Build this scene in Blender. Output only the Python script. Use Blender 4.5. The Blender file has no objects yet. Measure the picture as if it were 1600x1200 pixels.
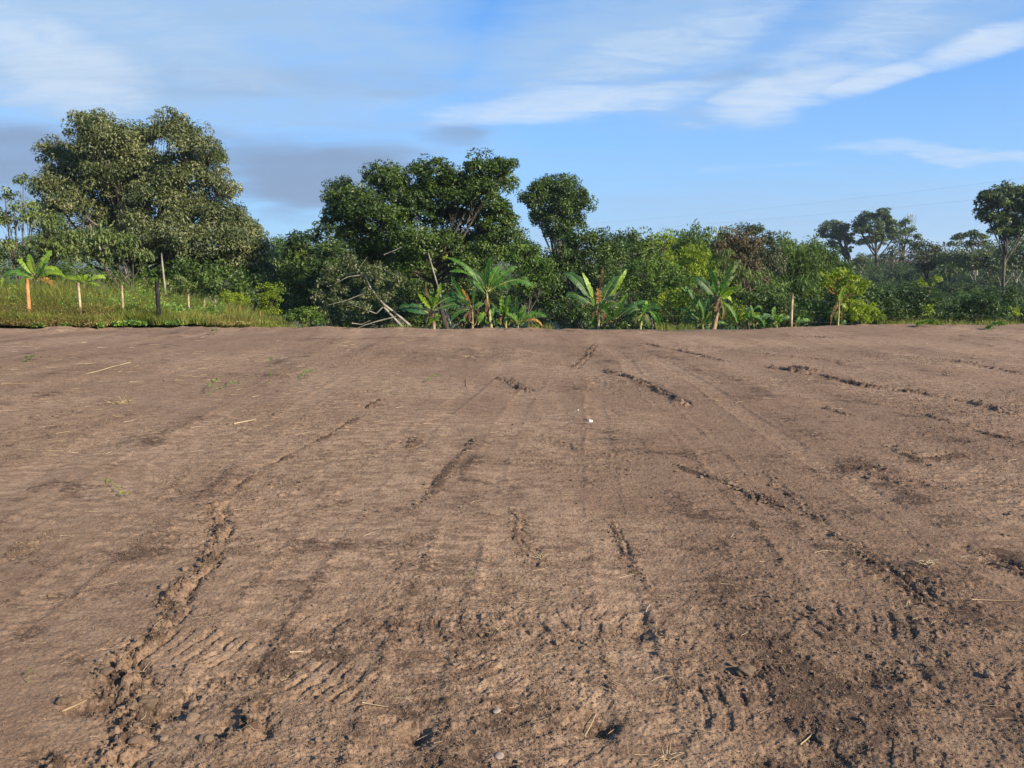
import bpy, math, random
import numpy as np
from mathutils import Vector, Matrix

R_ = np.random.RandomState(7)
random.seed(7)
S = bpy.context.scene
C = S.collection
rad = math.radians

# ------------------------------------------------------------------ camera
CAMH = 1.7
PITCH = rad(8.76)
FP = 1200.0
cam_d = bpy.data.cameras.new("camera")
cam_d.sensor_width = 36.0
cam_d.lens = 27.0
cam_d.clip_start = 0.05
cam_d.clip_end = 6000
cam = bpy.data.objects.new("camera", cam_d)
C.objects.link(cam)
cam.location = (0, 0, CAMH)
cam.rotation_euler = (math.pi / 2 - PITCH, 0, 0)
S.camera = cam
S.view_settings.view_transform = 'Standard'
S.view_settings.look = 'None'
S.view_settings.exposure = 1.15
S.view_settings.gamma = 1.0

SUN_AZ, SUN_EL = rad(124), rad(27)


def ray(px, py):
    a = (px - 800) / FP
    b = (600 - py) / FP
    return np.array([a, math.cos(PITCH) + b * math.sin(PITCH), -math.sin(PITCH) + b * math.cos(PITCH)])


def P(px, py, D):
    d = ray(px, py)
    d = d * (D / d[1])
    return np.array([d[0], d[1], d[2] + CAMH])


def G(px, py):
    d = ray(px, py)
    t = CAMH / -d[2]
    return np.array([d[0] * t, d[1] * t])


# ------------------------------------------------------------------ nodes helper
class NT:
    def __init__(self, tree):
        self.t = tree
        self.n = tree.nodes
        self.l = tree.links

    def put(self, sock, v):
        if isinstance(v, bpy.types.NodeSocket):
            self.l.new(v, sock)
        elif v is not None:
            if hasattr(sock.default_value, '__len__') and len(sock.default_value) == 4 and len(v) == 3:
                v = tuple(v) + (1,)
            sock.default_value = v

    def math(self, op, a, b=None, c=None, clamp=False):
        n = self.n.new('ShaderNodeMath')
        n.operation = op
        n.use_clamp = clamp
        for i, v in enumerate((a, b, c)):
            if v is not None:
                self.put(n.inputs[i], v)
        return n.outputs[0]

    def vec(self, op, a, b=None, scale=None):
        n = self.n.new('ShaderNodeVectorMath')
        n.operation = op
        self.put(n.inputs[0], a)
        if b is not None:
            self.put(n.inputs[1], b)
        if scale is not None:
            self.put(n.inputs['Scale'], scale)
        return n.outputs[0]

    def mix(self, f, a, b, blend='MIX'):
        n = self.n.new('ShaderNodeMix')
        n.data_type = 'RGBA'
        n.blend_type = blend
        self.put(n.inputs[0], f)
        self.put(n.inputs[6], a)
        self.put(n.inputs[7], b)
        return n.outputs[2]

    def noise(self, vec, scale, detail=4, rough=.55, dist=0, color=False):
        n = self.n.new('ShaderNodeTexNoise')
        if vec is not None:
            self.put(n.inputs['Vector'], vec)
        n.inputs['Scale'].default_value = scale
        n.inputs['Detail'].default_value = detail
        n.inputs['Roughness'].default_value = rough
        n.inputs['Distortion'].default_value = dist
        return n.outputs['Color' if color else 'Fac']

    def rng(self, v, a, b, c=0., d=1., smooth=True):
        n = self.n.new('ShaderNodeMapRange')
        n.interpolation_type = 'SMOOTHSTEP' if smooth else 'LINEAR'
        for i, q in enumerate((v, a, b, c, d)):
            self.put(n.inputs[i], q)
        return n.outputs[0]

    def mapping(self, vec, loc=(0, 0, 0), rot=(0, 0, 0), scale=(1, 1, 1), typ='POINT'):
        n = self.n.new('ShaderNodeMapping')
        n.vector_type = typ
        self.put(n.inputs['Vector'], vec)
        n.inputs['Location'].default_value = loc
        n.inputs['Rotation'].default_value = rot
        n.inputs['Scale'].default_value = scale
        return n.outputs[0]

    def attr(self, name):
        n = self.n.new('ShaderNodeAttribute')
        n.attribute_name = name
        return n.outputs['Fac']


# ------------------------------------------------------------------ world: blue morning sky with thin cloud
W = bpy.data.worlds.new("World")
S.world = W
W.use_nodes = True
w = NT(W.node_tree)
w.n.clear()
sky = w.n.new('ShaderNodeTexSky')
sky.sky_type = 'NISHITA'
sky.sun_disc = False
sky.sun_elevation = SUN_EL
sky.sun_rotation = SUN_AZ
sky.altitude = 1200
sky.air_density = 1.0
sky.dust_density = 0.6
sky.ozone_density = 2.5
geo = w.n.new('ShaderNodeNewGeometry')
tc = w.n.new('ShaderNodeTexCoord')
D3 = tc.outputs['Generated']
sep = w.n.new('ShaderNodeSeparateXYZ')
w.put(sep.inputs[0], D3)
X, Y, Z = sep.outputs
az = w.math('ARCTAN2', X, Y)
el = w.math('ARCSINE', Z)
comb = w.n.new('ShaderNodeCombineXYZ')
w.put(comb.inputs[0], az)
w.put(comb.inputs[1], el)
AE = comb.outputs[0]
# cloud-sheet coordinates: clouds lie on a level plane high above
zc = w.math('ADD', w.math('MAXIMUM', Z, 0.0), 0.12)
comb2 = w.n.new('ShaderNodeCombineXYZ')
w.put(comb2.inputs[0], w.math('DIVIDE', X, zc))
w.put(comb2.inputs[1], w.math('DIVIDE', Y, zc))
SH = comb2.outputs[0]
wn = w.vec('SUBTRACT', w.noise(SH, 1.1, 3, .55, color=True), (.5, .5, .5))
AEw = w.vec('ADD', AE, w.vec('MULTIPLY', wn, (0.20, 0.07, 0)))
fine = w.noise(w.mapping(SH, rot=(0, 0, rad(20)), scale=(1.0, 2.6, 1)), 1.6, 5, .55, .4)
fine2 = w.noise(w.mapping(SH, rot=(0, 0, rad(-12)), scale=(1.0, 2.4, 1)), 4.6, 8, .64, .9)


def azel(px, py):
    d = ray(px, py)
    d = d / np.linalg.norm(d)
    return math.atan2(d[0], d[1]), math.asin(d[2])


def blob(px, py, rx, ry, rot=0):
    a, e = azel(px, py)
    m = w.mapping(AEw, loc=(a, e, 0), rot=(0, 0, rad(rot)), scale=(rx / FP, ry / FP, 1), typ='TEXTURE')
    m = w.vec('MULTIPLY', m, (1, 1, 0))
    g = w.n.new('ShaderNodeTexGradient')
    g.gradient_type = 'SPHERICAL'
    w.put(g.inputs[0], m)
    return w.rng(g.outputs['Fac'], 0, .75)


def total(lst):
    acc = None
    for b in lst:
        v = w.math('MULTIPLY', blob(*b[:5]), b[5])
        acc = v if acc is None else w.math('MAXIMUM', acc, v)
    return acc


veil = total([(150, 60, 560, 190, -4, .75), (470, 60, 420, 200, 0, .62), (560, 170, 420, 90, 0, .35),
              (120, 190, 330, 120, 0, .55), (960, 60, 420, 120, 8, .62), (1330, 40, 300, 110, 8, .42),
              (1250, 330, 600, 70, 0, .35), (930, 260, 300, 60, 0, .15), (100, -150, 900, 200, 0, .6), (1200, -120, 600, 120, 0, .5), (1150, 110, 420, 110, 8, .45), (1450, -20, 300, 120, 10, .5), (650, 250, 300, 120, 0, .3)])
white = total([(110, 95, 190, 85, -10, .75), (880, 170, 290, 40, 4, .85), (1000, 150, 180, 35, 5, .6), (1230, 140, 190, 50, 14, .85),
               (1400, 108, 110, 28, 10, .9), (1545, 55, 110, 34, 10, .9), (1290, 80, 230, 50, 6, .45), (1500, 232, 230, 16, -7, .55),
               (1180, 255, 200, 12, 0, .3), (1070, 200, 90, 10, 0, .35), (300, 110, 260, 40, 0, .3), (1390, 30, 180, 45, 15, .45), (760, 100, 200, 40, 10, .2), (1060, 60, 260, 60, 14, .45), (930, 110, 220, 40, 8, .35), (640, 160, 200, 30, 0, .25), (200, 40, 300, 60, 0, .3)])
grey = total([(500, 275, 250, 85, 0, .95), (30, 245, 180, 75, 0, .85), (728, 220, 85, 26, 0, .5), (430, 235, 170, 40, 0, .7), (60, 320, 260, 60, 0, .7),
              (560, 110, 240, 40, 0, .3), (300, 130, 200, 30, 0, .25), (1130, 105, 80, 18, 10, .3)])
f1 = w.rng(fine, .28, .68)
f2 = w.rng(fine2, .25, .72)
veil = w.rng(w.math('ADD', w.math('MULTIPLY', veil, 1.35), w.math('MULTIPLY', w.math('SUBTRACT', w.math('ADD', w.math('MULTIPLY', fine, .6), w.math('MULTIPLY', fine2, .4)), .5), 1.25)), -.05, 1.15)
# unseen broken cloud behind and above the viewer, added to neutralise the ambient light
back = w.math('MULTIPLY', w.rng(Y, .45, -.1), w.rng(fine, .40, .62))
veil = w.math('MAXIMUM', veil, back)
white = w.math('MULTIPLY', w.rng(w.math('ADD', white, w.math('MULTIPLY', w.math('SUBTRACT', fine2, .5), 1.1)), .02, 1.15), w.rng(white, 0, .45))
grey = w.rng(w.math('ADD', w.math('MULTIPLY', grey, 1.2), w.math('MULTIPLY', w.math('SUBTRACT', fine, .5), .9)), -.05, 1.15)
# the clear sky behind the cloud
base = w.mix(1.0, sky.outputs[0], (0.32, 0.78, 1.17), 'MULTIPLY')
hz = w.rng(el, 0.0, .36, 1.0, 0.0)
base = w.mix(w.math('MULTIPLY', hz, .72), base, (2.0, 2.85, 4.1))
c1 = w.mix(w.math('MULTIPLY', veil, 1.0, clamp=True), base, (1.95, 2.95, 4.3))
c2 = w.mix(w.math('MULTIPLY', grey, .95, clamp=True), c1, (1.25, 1.80, 2.75))
c3 = w.mix(w.math('MULTIPLY', white, .85, clamp=True), c2, (3.4, 4.0, 4.8))
bg = w.n.new('ShaderNodeBackground')
w.put(bg.inputs[0], c3)
bg.inputs[1].default_value = 0.09
wo = w.n.new('ShaderNodeOutputWorld')
w.l.new(bg.outputs[0], wo.inputs[0])

# ------------------------------------------------------------------ sun
sd = bpy.data.lights.new("sun", 'SUN')
sd.energy = 4.6
sd.angle = rad(0.5)
sd.color = (1.0, .87, .70)
so = bpy.data.objects.new("sun", sd)
C.objects.link(so)
sv = Vector((math.sin(SUN_AZ) * math.cos(SUN_EL), math.cos(SUN_AZ) * math.cos(SUN_EL), math.sin(SUN_EL)))
so.rotation_euler = sv.to_track_quat('Z', 'Y').to_euler()
so.location = sv * 60


# ------------------------------------------------------------------ object helpers
def tag(o, label=None, cat=None, group=None, kind=None):
    if label: o['label'] = label
    if cat: o['category'] = cat
    if group: o['group'] = group
    if kind: o['kind'] = kind
    return o


def empty(name, loc, label, cat, group=None):
    o = bpy.data.objects.new(name, None)
    o.empty_display_size = .2
    C.objects.link(o)
    o.location = tuple(loc)
    return tag(o, label, cat, group)


class MB:
    """numpy mesh collector"""
    def __init__(self):
        self.v, self.f3, self.f4, self.a, self.n = [], [], [], [], 0

    def add(self, v, q=None, t=None, tone=0.5):
        v = np.asarray(v, float).reshape(-1, 3)
        if q is not None and len(q): self.f4.append(np.asarray(q, int).reshape(-1, 4) + self.n)
        if t is not None and len(t): self.f3.append(np.asarray(t, int).reshape(-1, 3) + self.n)
        self.v.append(v)
        self.a.append(np.broadcast_to(np.asarray(tone, float), (len(v),)))
        self.n += len(v)

    def build(self, name, mat, parent=None, smooth=False, attrs=None):
        v = np.concatenate(self.v)
        tone = np.concatenate(self.a)
        q = np.concatenate(self.f4) if self.f4 else np.zeros((0, 4), int)
        t = np.concatenate(self.f3) if self.f3 else np.zeros((0, 3), int)
        if parent is not None:
            v = v - np.array(parent.location)[None, :]
        me = bpy.data.meshes.new(name)
        me.vertices.add(len(v))
        me.vertices.foreach_set('co', v.astype(np.float32).ravel())
        nl = len(q) * 4 + len(t) * 3
        me.loops.add(nl)
        me.loops.foreach_set('vertex_index', np.concatenate([q.ravel(), t.ravel()]).astype(np.int32))
        me.polygons.add(len(q) + len(t))
        ls = np.concatenate([np.arange(len(q)) * 4, len(q) * 4 + np.arange(len(t)) * 3]).astype(np.int32)
        me.polygons.foreach_set('loop_start', ls)
        me.update(calc_edges=True)
        at = me.attributes.new('tone', 'FLOAT', 'POINT')
        at.data.foreach_set('value', tone.astype(np.float32))
        for k, arr in (attrs or {}).items():
            at = me.attributes.new(k, 'FLOAT', 'POINT')
            at.data.foreach_set('value', arr.astype(np.float32))
        me.polygons.foreach_set('use_smooth', np.full(len(me.polygons), smooth))
        me.materials.append(mat)
        me.validate()
        o = bpy.data.objects.new(name, me)
        C.objects.link(o)
        if parent is not None: o.parent = parent
        return o


def nrm(a):
    return a / np.maximum(np.linalg.norm(a, axis=-1, keepdims=True), 1e-9)


def tube(mb, pts, r0, r1=None, sides=7, tone=.5, wob=0.0):
    pts = np.asarray(pts, float)
    n = len(pts)
    if r1 is None: r1 = r0
    rr = np.linspace(r0, r1, n) if not hasattr(r0, '__len__') else np.asarray(r0)
    tg = nrm(np.gradient(pts, axis=0))
    ref = np.array([0.13, 1, 0.05]) if abs(tg[:, 2]).mean() > .4 else np.array([0, 0.1, 1.])
    a = nrm(np.cross(tg, ref))
    b = np.cross(tg, a)
    th = np.arange(sides) / sides * 2 * math.pi
    ring = (np.cos(th)[None, :, None] * a[:, None, :] + np.sin(th)[None, :, None] * b[:, None, :])
    rad_ = rr[:, None, None] * (1 + wob * R_.randn(n, sides, 1))
    v = (pts[:, None, :] + ring * rad_).reshape(-1, 3)
    i = np.arange(n - 1)[:, None] * sides
    j = np.arange(sides)[None, :]
    k = (j + 1) % sides
    q = np.stack([i + j, i + k, i + sides + k, i + sides + j], -1).reshape(-1, 4)
    cap0 = [[0, s, s + 1] for s in range(1, sides - 1)]
    o = (n - 1) * sides
    cap1 = [[o, o + s + 1, o + s] for s in range(1, sides - 1)]
    mb.add(v, q, cap0 + cap1, tone)


def bez(p0, p1, bow, n=10):
    p0, p1, bow = map(lambda z: np.asarray(z, float), (p0, p1, bow))
    c = (p0 + p1) / 2 + bow
    t = np.linspace(0, 1, n)[:, None]
    return (1 - t) ** 2 * p0 + 2 * t * (1 - t) * c + t * t * p1


def add_leaves(mb, pos, nor, size, aspect=.42, droop=.3, tone=None):
    """pointed leaf faces (a folded diamond of two triangles) at pos"""
    n = len(pos)
    nor = nrm(nor)
    rv = R_.randn(n, 3)
    rv[:, 2] -= droop * 2
    ax = nrm(rv - (rv * nor).sum(1, keepdims=True) * nor)
    sd_ = np.cross(nor, ax)
    L = size * (0.7 + .6 * R_.rand(n))[:, None]
    Wd = L * aspect * .5
    fold = nor * (L * .06)
    v = np.stack([pos - ax * L * .5, pos + sd_ * Wd - ax * L * .05 + fold, pos + ax * L * .5, pos - sd_ * Wd - ax * L * .05 + fold], 1).reshape(-1, 3)
    i = np.arange(n)[:, None] * 4
    mb.add(v, i + np.array([[0, 1, 2, 3]]), None, np.repeat(tone if tone is not None else R_.rand(n), 4))


def rand_dir(n):
    return nrm(R_.randn(n, 3))


def crown(mb, lobes, rs, nleaf, lsize, dens=1.0, aspect=.42, droop=.3, fill=.45, flat=.8, up=.5):
    """lobes: (centre, radius, squash). Sub-clumps of leaves spread over and inside each lobe."""
    subs = []
    for c, R, sq in lobes:
        m = max(5, int(dens * 4.2 * (R / rs) ** 2))
        d = rand_dir(m)
        d[:, 2] = np.where(d[:, 2] < -.35, -d[:, 2] * .6, d[:, 2])
        rr = R * (fill + (1.04 - fill) * R_.rand(m, 1) ** .6)
        p = np.asarray(c) + d * rr * np.array([1, 1, sq])
        subs.append(p)
        k = int(nleaf)
        cs = rs * (.6 + .8 * R_.rand(m))
        ct = R_.rand(m)
        dd = rand_dir(m * k)
        q = dd * (0.35 + .65 * R_.rand(m * k, 1) ** .5) * np.repeat(cs, k)[:, None] * np.array([1, 1, flat])
        # the lower side of a clump holds fewer leaves
        keep = (dd[:, 2] > -.55) | (R_.rand(m * k) < .35)
        pos = np.repeat(p, k, 0) + q
        nor = dd * .55 + np.array([0, 0, up]) + .55 * R_.randn(m * k, 3)
        tone = np.clip(.55 * np.repeat(ct, k) + .45 * R_.rand(m * k), 0, 1)
        add_leaves(mb, pos[keep], nor[keep], lsize, aspect, droop, tone[keep])
    return subs


def limbs(mb, base, fork, lobes, subs, r0, twig=.02, frac=.35, sides=7):
    base, fork = np.asarray(base), np.asarray(fork)
    tube(mb, bez(base, fork, R_.randn(3) * .12 * np.array([1, 1, 0]), 9), r0, r0 * .72, 10, wob=.05)
    for (c, R, sq), sp in zip(lobes, subs):
        c = np.asarray(c, float)
        st = fork - (fork - base) * (.35 * random.random())
        ln = np.linalg.norm(c - st)
        tube(mb, bez(st, c, np.array([0, 0, -.10 * ln]) + R_.randn(3) * .05 * ln, 10), min(r0 * .5, .035 + .022 * ln), twig * 1.3, sides, wob=.05)
        idx = R_.choice(len(sp), max(2, int(len(sp) * frac)), replace=False)
        for i in idx:
            s = c + (st - c) * random.random() * .45
            l2 = np.linalg.norm(sp[i] - s)
            tube(mb, bez(s, sp[i], np.array([0, 0, -.06 * l2]) + R_.randn(3) * .06 * l2, 5), twig, twig * .35, 4)


# ------------------------------------------------------------------ materials
def new_mat(name):
    m = bpy.data.materials.new(name)
    m.use_nodes = True
    t = NT(m.node_tree)
    t.n.clear()
    out = t.n.new('ShaderNodeOutputMaterial')
    return m, t, out


def leaf_mat(name, c0, c1, c2, trans=.28, rough=.5, spec=.35, nscale=.6):
    m, t, out = new_mat(name)
    g = t.n.new('ShaderNodeNewGeometry')
    tone = t.attr('tone')
    nz = t.noise(g.outputs['Position'], nscale, 3)
    f = t.math('ADD', t.math('MULTIPLY', tone, .75), t.math('MULTIPLY', t.math('SUBTRACT', nz, .5), 1.3), clamp=True)
    r = t.n.new('ShaderNodeValToRGB')
    e = r.color_ramp.elements
    e[0].position, e[0].color = .1, tuple(c0) + (1,)
    e[1].position, e[1].color = .95, tuple(c2) + (1,)
    x = e.new(.5)
    x.color = tuple(c1) + (1,)
    t.put(r.inputs[0], f)
    p = t.n.new('ShaderNodeBsdfPrincipled')
    t.put(p.inputs['Base Color'], r.outputs[0])
    p.inputs['Roughness'].default_value = rough
    p.inputs['Specular IOR Level'].default_value = spec
    tr = t.n.new('ShaderNodeBsdfTranslucent')
    t.put(tr.inputs[0], t.mix(1.0, r.outputs[0], (1.25, 1.35, .55), 'MULTIPLY'))
    mx = t.n.new('ShaderNodeMixShader')
    mx.inputs[0].default_value = trans
    t.l.new(p.outputs[0], mx.inputs[1])
    t.l.new(tr.outputs[0], mx.inputs[2])
    t.l.new(mx.outputs[0], out.inputs[0])
    return m


def bark_mat(name, c0, c1, scale=6):
    m, t, out = new_mat(name)
    g = t.n.new('ShaderNodeNewGeometry')
    v = t.mapping(g.outputs['Position'], scale=(1, 1, .35))
    n1 = t.noise(v, scale, 5, .65)
    n2 = t.noise(v, scale * .25, 3)
    f = t.rng(t.math('ADD', t.math('MULTIPLY', n1, .6), t.math('MULTIPLY', n2, .4)), .36, .64)
    p = t.n.new('ShaderNodeBsdfPrincipled')
    t.put(p.inputs['Base Color'], t.mix(f, c0, c1))
    p.inputs['Roughness'].default_value = .85
    p.inputs['Specular IOR Level'].default_value = .2
    b = t.n.new('ShaderNodeBump')
    b.inputs['Strength'].default_value = .6
    b.inputs['Distance'].default_value = .02
    t.put(b.inputs['Height'], n1)
    t.l.new(b.outputs[0], p.inputs['Normal'])
    t.l.new(p.outputs[0], out.inputs[0])
    return m


M = {}
M['greyleaf'] = leaf_mat('grey_green_leaves', (.045, .064, .020), (.125, .145, .050), (.27, .27, .125), .22, .45, .5)
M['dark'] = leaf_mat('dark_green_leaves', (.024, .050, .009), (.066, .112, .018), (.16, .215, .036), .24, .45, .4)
M['mid'] = leaf_mat('mid_green_leaves', (.04, .08, .012), (.09, .155, .022), (.18, .26, .04), .28, .5, .4)
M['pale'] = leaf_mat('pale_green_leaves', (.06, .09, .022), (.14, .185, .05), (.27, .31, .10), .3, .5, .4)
M['lime'] = leaf_mat('yellow_green_leaves', (.10, .15, .010), (.21, .28, .018), (.36, .42, .04), .35, .5, .3)
M['bamboo'] = leaf_mat('bamboo_leaves', (.045, .08, .014), (.095, .155, .028), (.19, .26, .05), .35, .5, .3)
M['brownleaf'] = leaf_mat('brown_seed_clusters', (.06, .050, .026), (.13, .105, .06), (.24, .18, .12), .2, .7, .2)
M['far'] = leaf_mat('eucalyptus_leaves', (.040, .066, .018), (.085, .12, .032), (.17, .205, .055), .2, .5, .4)
M['farolive'] = leaf_mat('olive_leaves', (.045, .058, .026), (.085, .10, .045), (.14, .15, .07), .2, .5, .3)
M['coffee'] = leaf_mat('coffee_leaves', (.018, .040, .009), (.050, .086, .018), (.12, .17, .036), .2, .5, .3, .25)
M['weed'] = leaf_mat('weed_blades', (.085, .11, .018), (.20, .215, .04), (.42, .34, .12), .4, .6, .2, 1.1)
M['weedgreen'] = leaf_mat('weed_leaves', (.05, .11, .018), (.12, .21, .03), (.24, .33, .055), .3, .5, .3, 1.1)
M['weedbrown'] = leaf_mat('dry_weed_stems', (.08, .065, .018), (.19, .155, .045), (.34, .27, .09), .25, .7, .2, 1.1)
M['ban'] = leaf_mat('banana_leaf', (.035, .105, .014), (.075, .19, .022), (.16, .30, .045), .38, .5, .3, .9)
M['bandark'] = leaf_mat('banana_leaf_deep_green', (.016, .06, .016), (.035, .10, .022), (.07, .15, .035), .25, .5, .3, .9)
M['banlime'] = leaf_mat('banana_leaf_yellow_green', (.13, .24, .022), (.24, .36, .03), (.38, .46, .07), .42, .4, .4, .9)
M['bandead'] = leaf_mat('banana_leaf_dead', (.16, .075, .02), (.32, .17, .035), (.50, .36, .07), .25, .7, .2, 3)
M['banbrown'] = leaf_mat('banana_leaf_brown', (.06, .038, .02), (.14, .09, .045), (.26, .18, .10), .2, .8, .1, 3)
M['banstem'] = bark_mat('banana_stem', (.13, .15, .035), (.34, .30, .13), 9)
M['banstembrown'] = bark_mat('banana_stem_brown', (.13, .085, .045), (.38, .27, .16), 9)
M['palebark'] = bark_mat('pale_bark', (.10, .09, .07), (.31, .28, .22), 5)
M['bark'] = bark_mat('bark', (.035, .028, .02), (.12, .10, .075), 5)
M['postwood'] = bark_mat('orange_post_wood', (.16, .07, .025), (.50, .25, .10), 10)
M['postgrey'] = bark_mat('weathered_post_wood', (.15, .105, .06), (.46, .36, .23), 10)
M['postblack'] = bark_mat('charred_wood', (.006, .006, .007), (.035, .033, .032), 14)
M['straw'] = leaf_mat('dry_straw', (.26, .18, .10), (.42, .32, .19), (.62, .50, .33), .15, .7, .2, 4)


def plain(name, col, rough=.6, metal=0, nscale=8, var=.25):
    m, t, out = new_mat(name)
    g = t.n.new('ShaderNodeNewGeometry')
    nz = t.rng(t.noise(g.outputs['Position'], nscale, 4), .3, .7)
    p = t.n.new('ShaderNodeBsdfPrincipled')
    a = tuple(x * (1 - var) for x in col)
    b = tuple(min(1, x * (1 + var)) for x in col)
    t.put(p.inputs['Base Color'], t.mix(nz, a, b))
    p.inputs['Roughness'].default_value = rough
    p.inputs['Metallic'].default_value = metal
    t.l.new(p.outputs[0], out.inputs[0])
    return m


M['wire'] = plain('galvanised_wire', (.22, .21, .20), .5, .6)
M['cable'] = plain('power_cable', (.05, .05, .05), .6)
M['stone'] = plain('pale_stone', (.60, .56, .50), .8, 0, 30)
M['stonegrey'] = plain('grey_brown_stone', (.26, .20, .16), .85, 0, 30)
M['steel'] = plain('mast_steel', (.42, .43, .45), .5, .4)
M['wall'] = plain('house_wall', (.55, .50, .46), .8, 0, .6, .1)
M['roof'] = plain('tile_roof', (.24, .15, .12), .8, 0, 2)
M['window'] = plain('window_glass', (.03, .04, .05), .1)

# ------------------------------------------------------------------ numpy noise


def hsh(ix, iy, seed):
    n = (ix.astype(np.int64) * 374761393 + iy.astype(np.int64) * 668265263 + seed * 1442695041) & 0xffffffff
    n = ((n ^ (n >> 13)) * 1274126177) & 0xffffffff
    n = n ^ (n >> 16)
    return (n & 0xffff) / 65535.0


def vnoise(x, y, seed=0):
    ix, iy = np.floor(x), np.floor(y)
    fx, fy = x - ix, y - iy
    fx = fx * fx * fx * (fx * (fx * 6 - 15) + 10)
    fy = fy * fy * fy * (fy * (fy * 6 - 15) + 10)
    a, b = hsh(ix, iy, seed), hsh(ix + 1, iy, seed)
    c, d = hsh(ix, iy + 1, seed), hsh(ix + 1, iy + 1, seed)
    return (a + (b - a) * fx) * (1 - fy) + (c + (d - c) * fx) * fy - .5


def fbm(x, y, f, octv=4, seed=0, gain=.5):
    s = 0
    a = 1.0
    for o in range(octv):
        c, sn = math.cos(.6 + o * 1.3), math.sin(.6 + o * 1.3)
        xx = (x * c - y * sn) * f + o * 17.3
        yy = (x * sn + y * c) * f - o * 9.1
        s = s + a * vnoise(xx, yy, seed + o)
        a *= gain
        f *= 2.03
    return s


def sstep(a, b, x):
    t = np.clip((x - a) / (b - a), 0, 1)
    return t * t * (3 - 2 * t)


def bell(t, w_):
    return np.exp(-(t / w_) ** 2)


def poly(pts):
    return np.array([G(*p) for p in pts])


def pdist(x, y, pl):
    """arc length s and signed offset t to a polyline"""
    best = np.full(x.shape, 1e9)
    s = np.zeros(x.shape)
    t = np.zeros(x.shape)
    L = 0
    for i in range(len(pl) - 1):
        a, b = pl[i], pl[i + 1]
        d = b - a
        ln = np.hypot(*d)
        u = d / ln
        px, py = x - a[0], y - a[1]
        al = px * u[0] + py * u[1]
        cl = np.clip(al, 0, ln)
        off = px * u[1] - py * u[0]
        ds = np.hypot(px - cl * u[0], py - cl * u[1])
        m = ds < best
        best = np.where(m, ds, best)
        s = np.where(m, L + cl, s)
        t = np.where(m, np.sign(off) * ds, t)
        L += ln
    return s, t, best, L


# ridges of pushed-up soil: (pixel path, width m, height m, raggedness)
RIDGES = [
    ([(338, 790), (346, 822), (322, 885), (278, 925), (262, 962), (222, 1000), (172, 1034)], .055, .050, 1.0),
    ([(172, 1040), (200, 1075), (222, 1110), (215, 1150), (180, 1180)], .07, .060, 1.0),
    ([(100, 1185), (60, 1215)], .06, .045, 1.0),
    ([(300, 1090), (340, 1060), (395, 1052)], .05, .042, 1.0),
    ([(385, 1100), (380, 1140)], .05, .045, 1.0),
    ([(929, 531), (915, 552), (899, 571)], .055, .07, .8),
    ([(944, 576), (985, 592), (1030, 614), (1072, 636)], .10, .07, .6),
    ([(1195, 571), (1235, 580), (1280, 588), (1350, 604), (1405, 611), (1470, 620), (1530, 634), (1602, 655)], .10, .085, .8),
    ([(1240, 572), (1275, 580)], .12, .08, 1),
    ([(1000, 530), (1060, 542), (1112, 556), (1135, 562)], .10, .055, .8),
    ([(1180, 548), (1240, 555), (1300, 560), (1330, 572)], .10, .05, .8),
    ([(1280, 641), (1327, 653)], .06, .05, .7),
    ([(1390, 700), (1440, 725), (1500, 716)], .10, .035, 1),
    ([(1340, 735), (1385, 750), (1425, 758)], .10, .05, 1),
    ([(806, 805), (812, 835), (822, 865), (850, 880)], .05, .045, .9),
    ([(1165, 765), (1175, 782)], .04, .04, .6),
    ([(1205, 750), (1262, 800), (1320, 850), (1380, 895), (1440, 935), (1500, 975)], .035, .028, .9),
    ([(948, 815), (968, 850), (990, 885), (1012, 915)], .03, .022, .8),
    ([(1515, 862), (1560, 880), (1612, 908)], .06, .05, .9),
    ([(1380, 880), (1430, 912), (1470, 945)], .04, .03, .9),
    ([(780, 590), (800, 600), (822, 612)], .10, .055, 1),
    ([(575, 640), (598, 626)], .06, .05, .7),
    ([(660, 684), (640, 704)], .07, .04, .9),
    ([(360, 775), (400, 745), (455, 715), (520, 680), (570, 652)], .04, .028, .8),
    ([(75, 832), (35, 852), (0, 868)], .05, .035, 1),
    ([(860, 690), (920, 708), (985, 718)], .10, .04, 1),
    ([(0, 676), (60, 660), (130, 650)], .05, .03, 1),
    ([(640, 810), (700, 740), (745, 690)], .05, .012, .6),
    ([(1350, 1020), (1400, 1035), (1440, 1060)], .05, .035, 1),
    ([(1130, 1055), (1200, 1045)], .05, .03, 1),
    ([(960, 985), (920, 1000), (860, 990)], .06, .02, 1),
    ([(1060, 730), (1180, 770), (1240, 800)], .06, .018, 1),
    ([(1230, 520), (1300, 522)], .12, .05, 1), ([(1480, 560), (1600, 585)], .08, .05, 1), ([(1400, 640), (1600, 700)], .06, .03, 1),
    ([(400, 530), (520, 528), (640, 524)], .10, .02, 1), ([(60, 560), (220, 548)], .10, .03, 1),
]
HOLES = [(935, 1115, .075, .055), (652, 1137, .06, .045), (160, 1085, .09, .045), (345, 1130, .05, .04), (265, 1100, .06, .035), (1300, 1175, .10, .03), (1215, 1185, .10, .03),
         (120, 1095, .05, .03), (800, 1190, .05, .02), (740, 1170, .04, .02), (1360, 1050, .07, .03), (1560, 880, .08, .03), (1000, 985, .06, .02), (60, 1170, .05, .03)]
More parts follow.
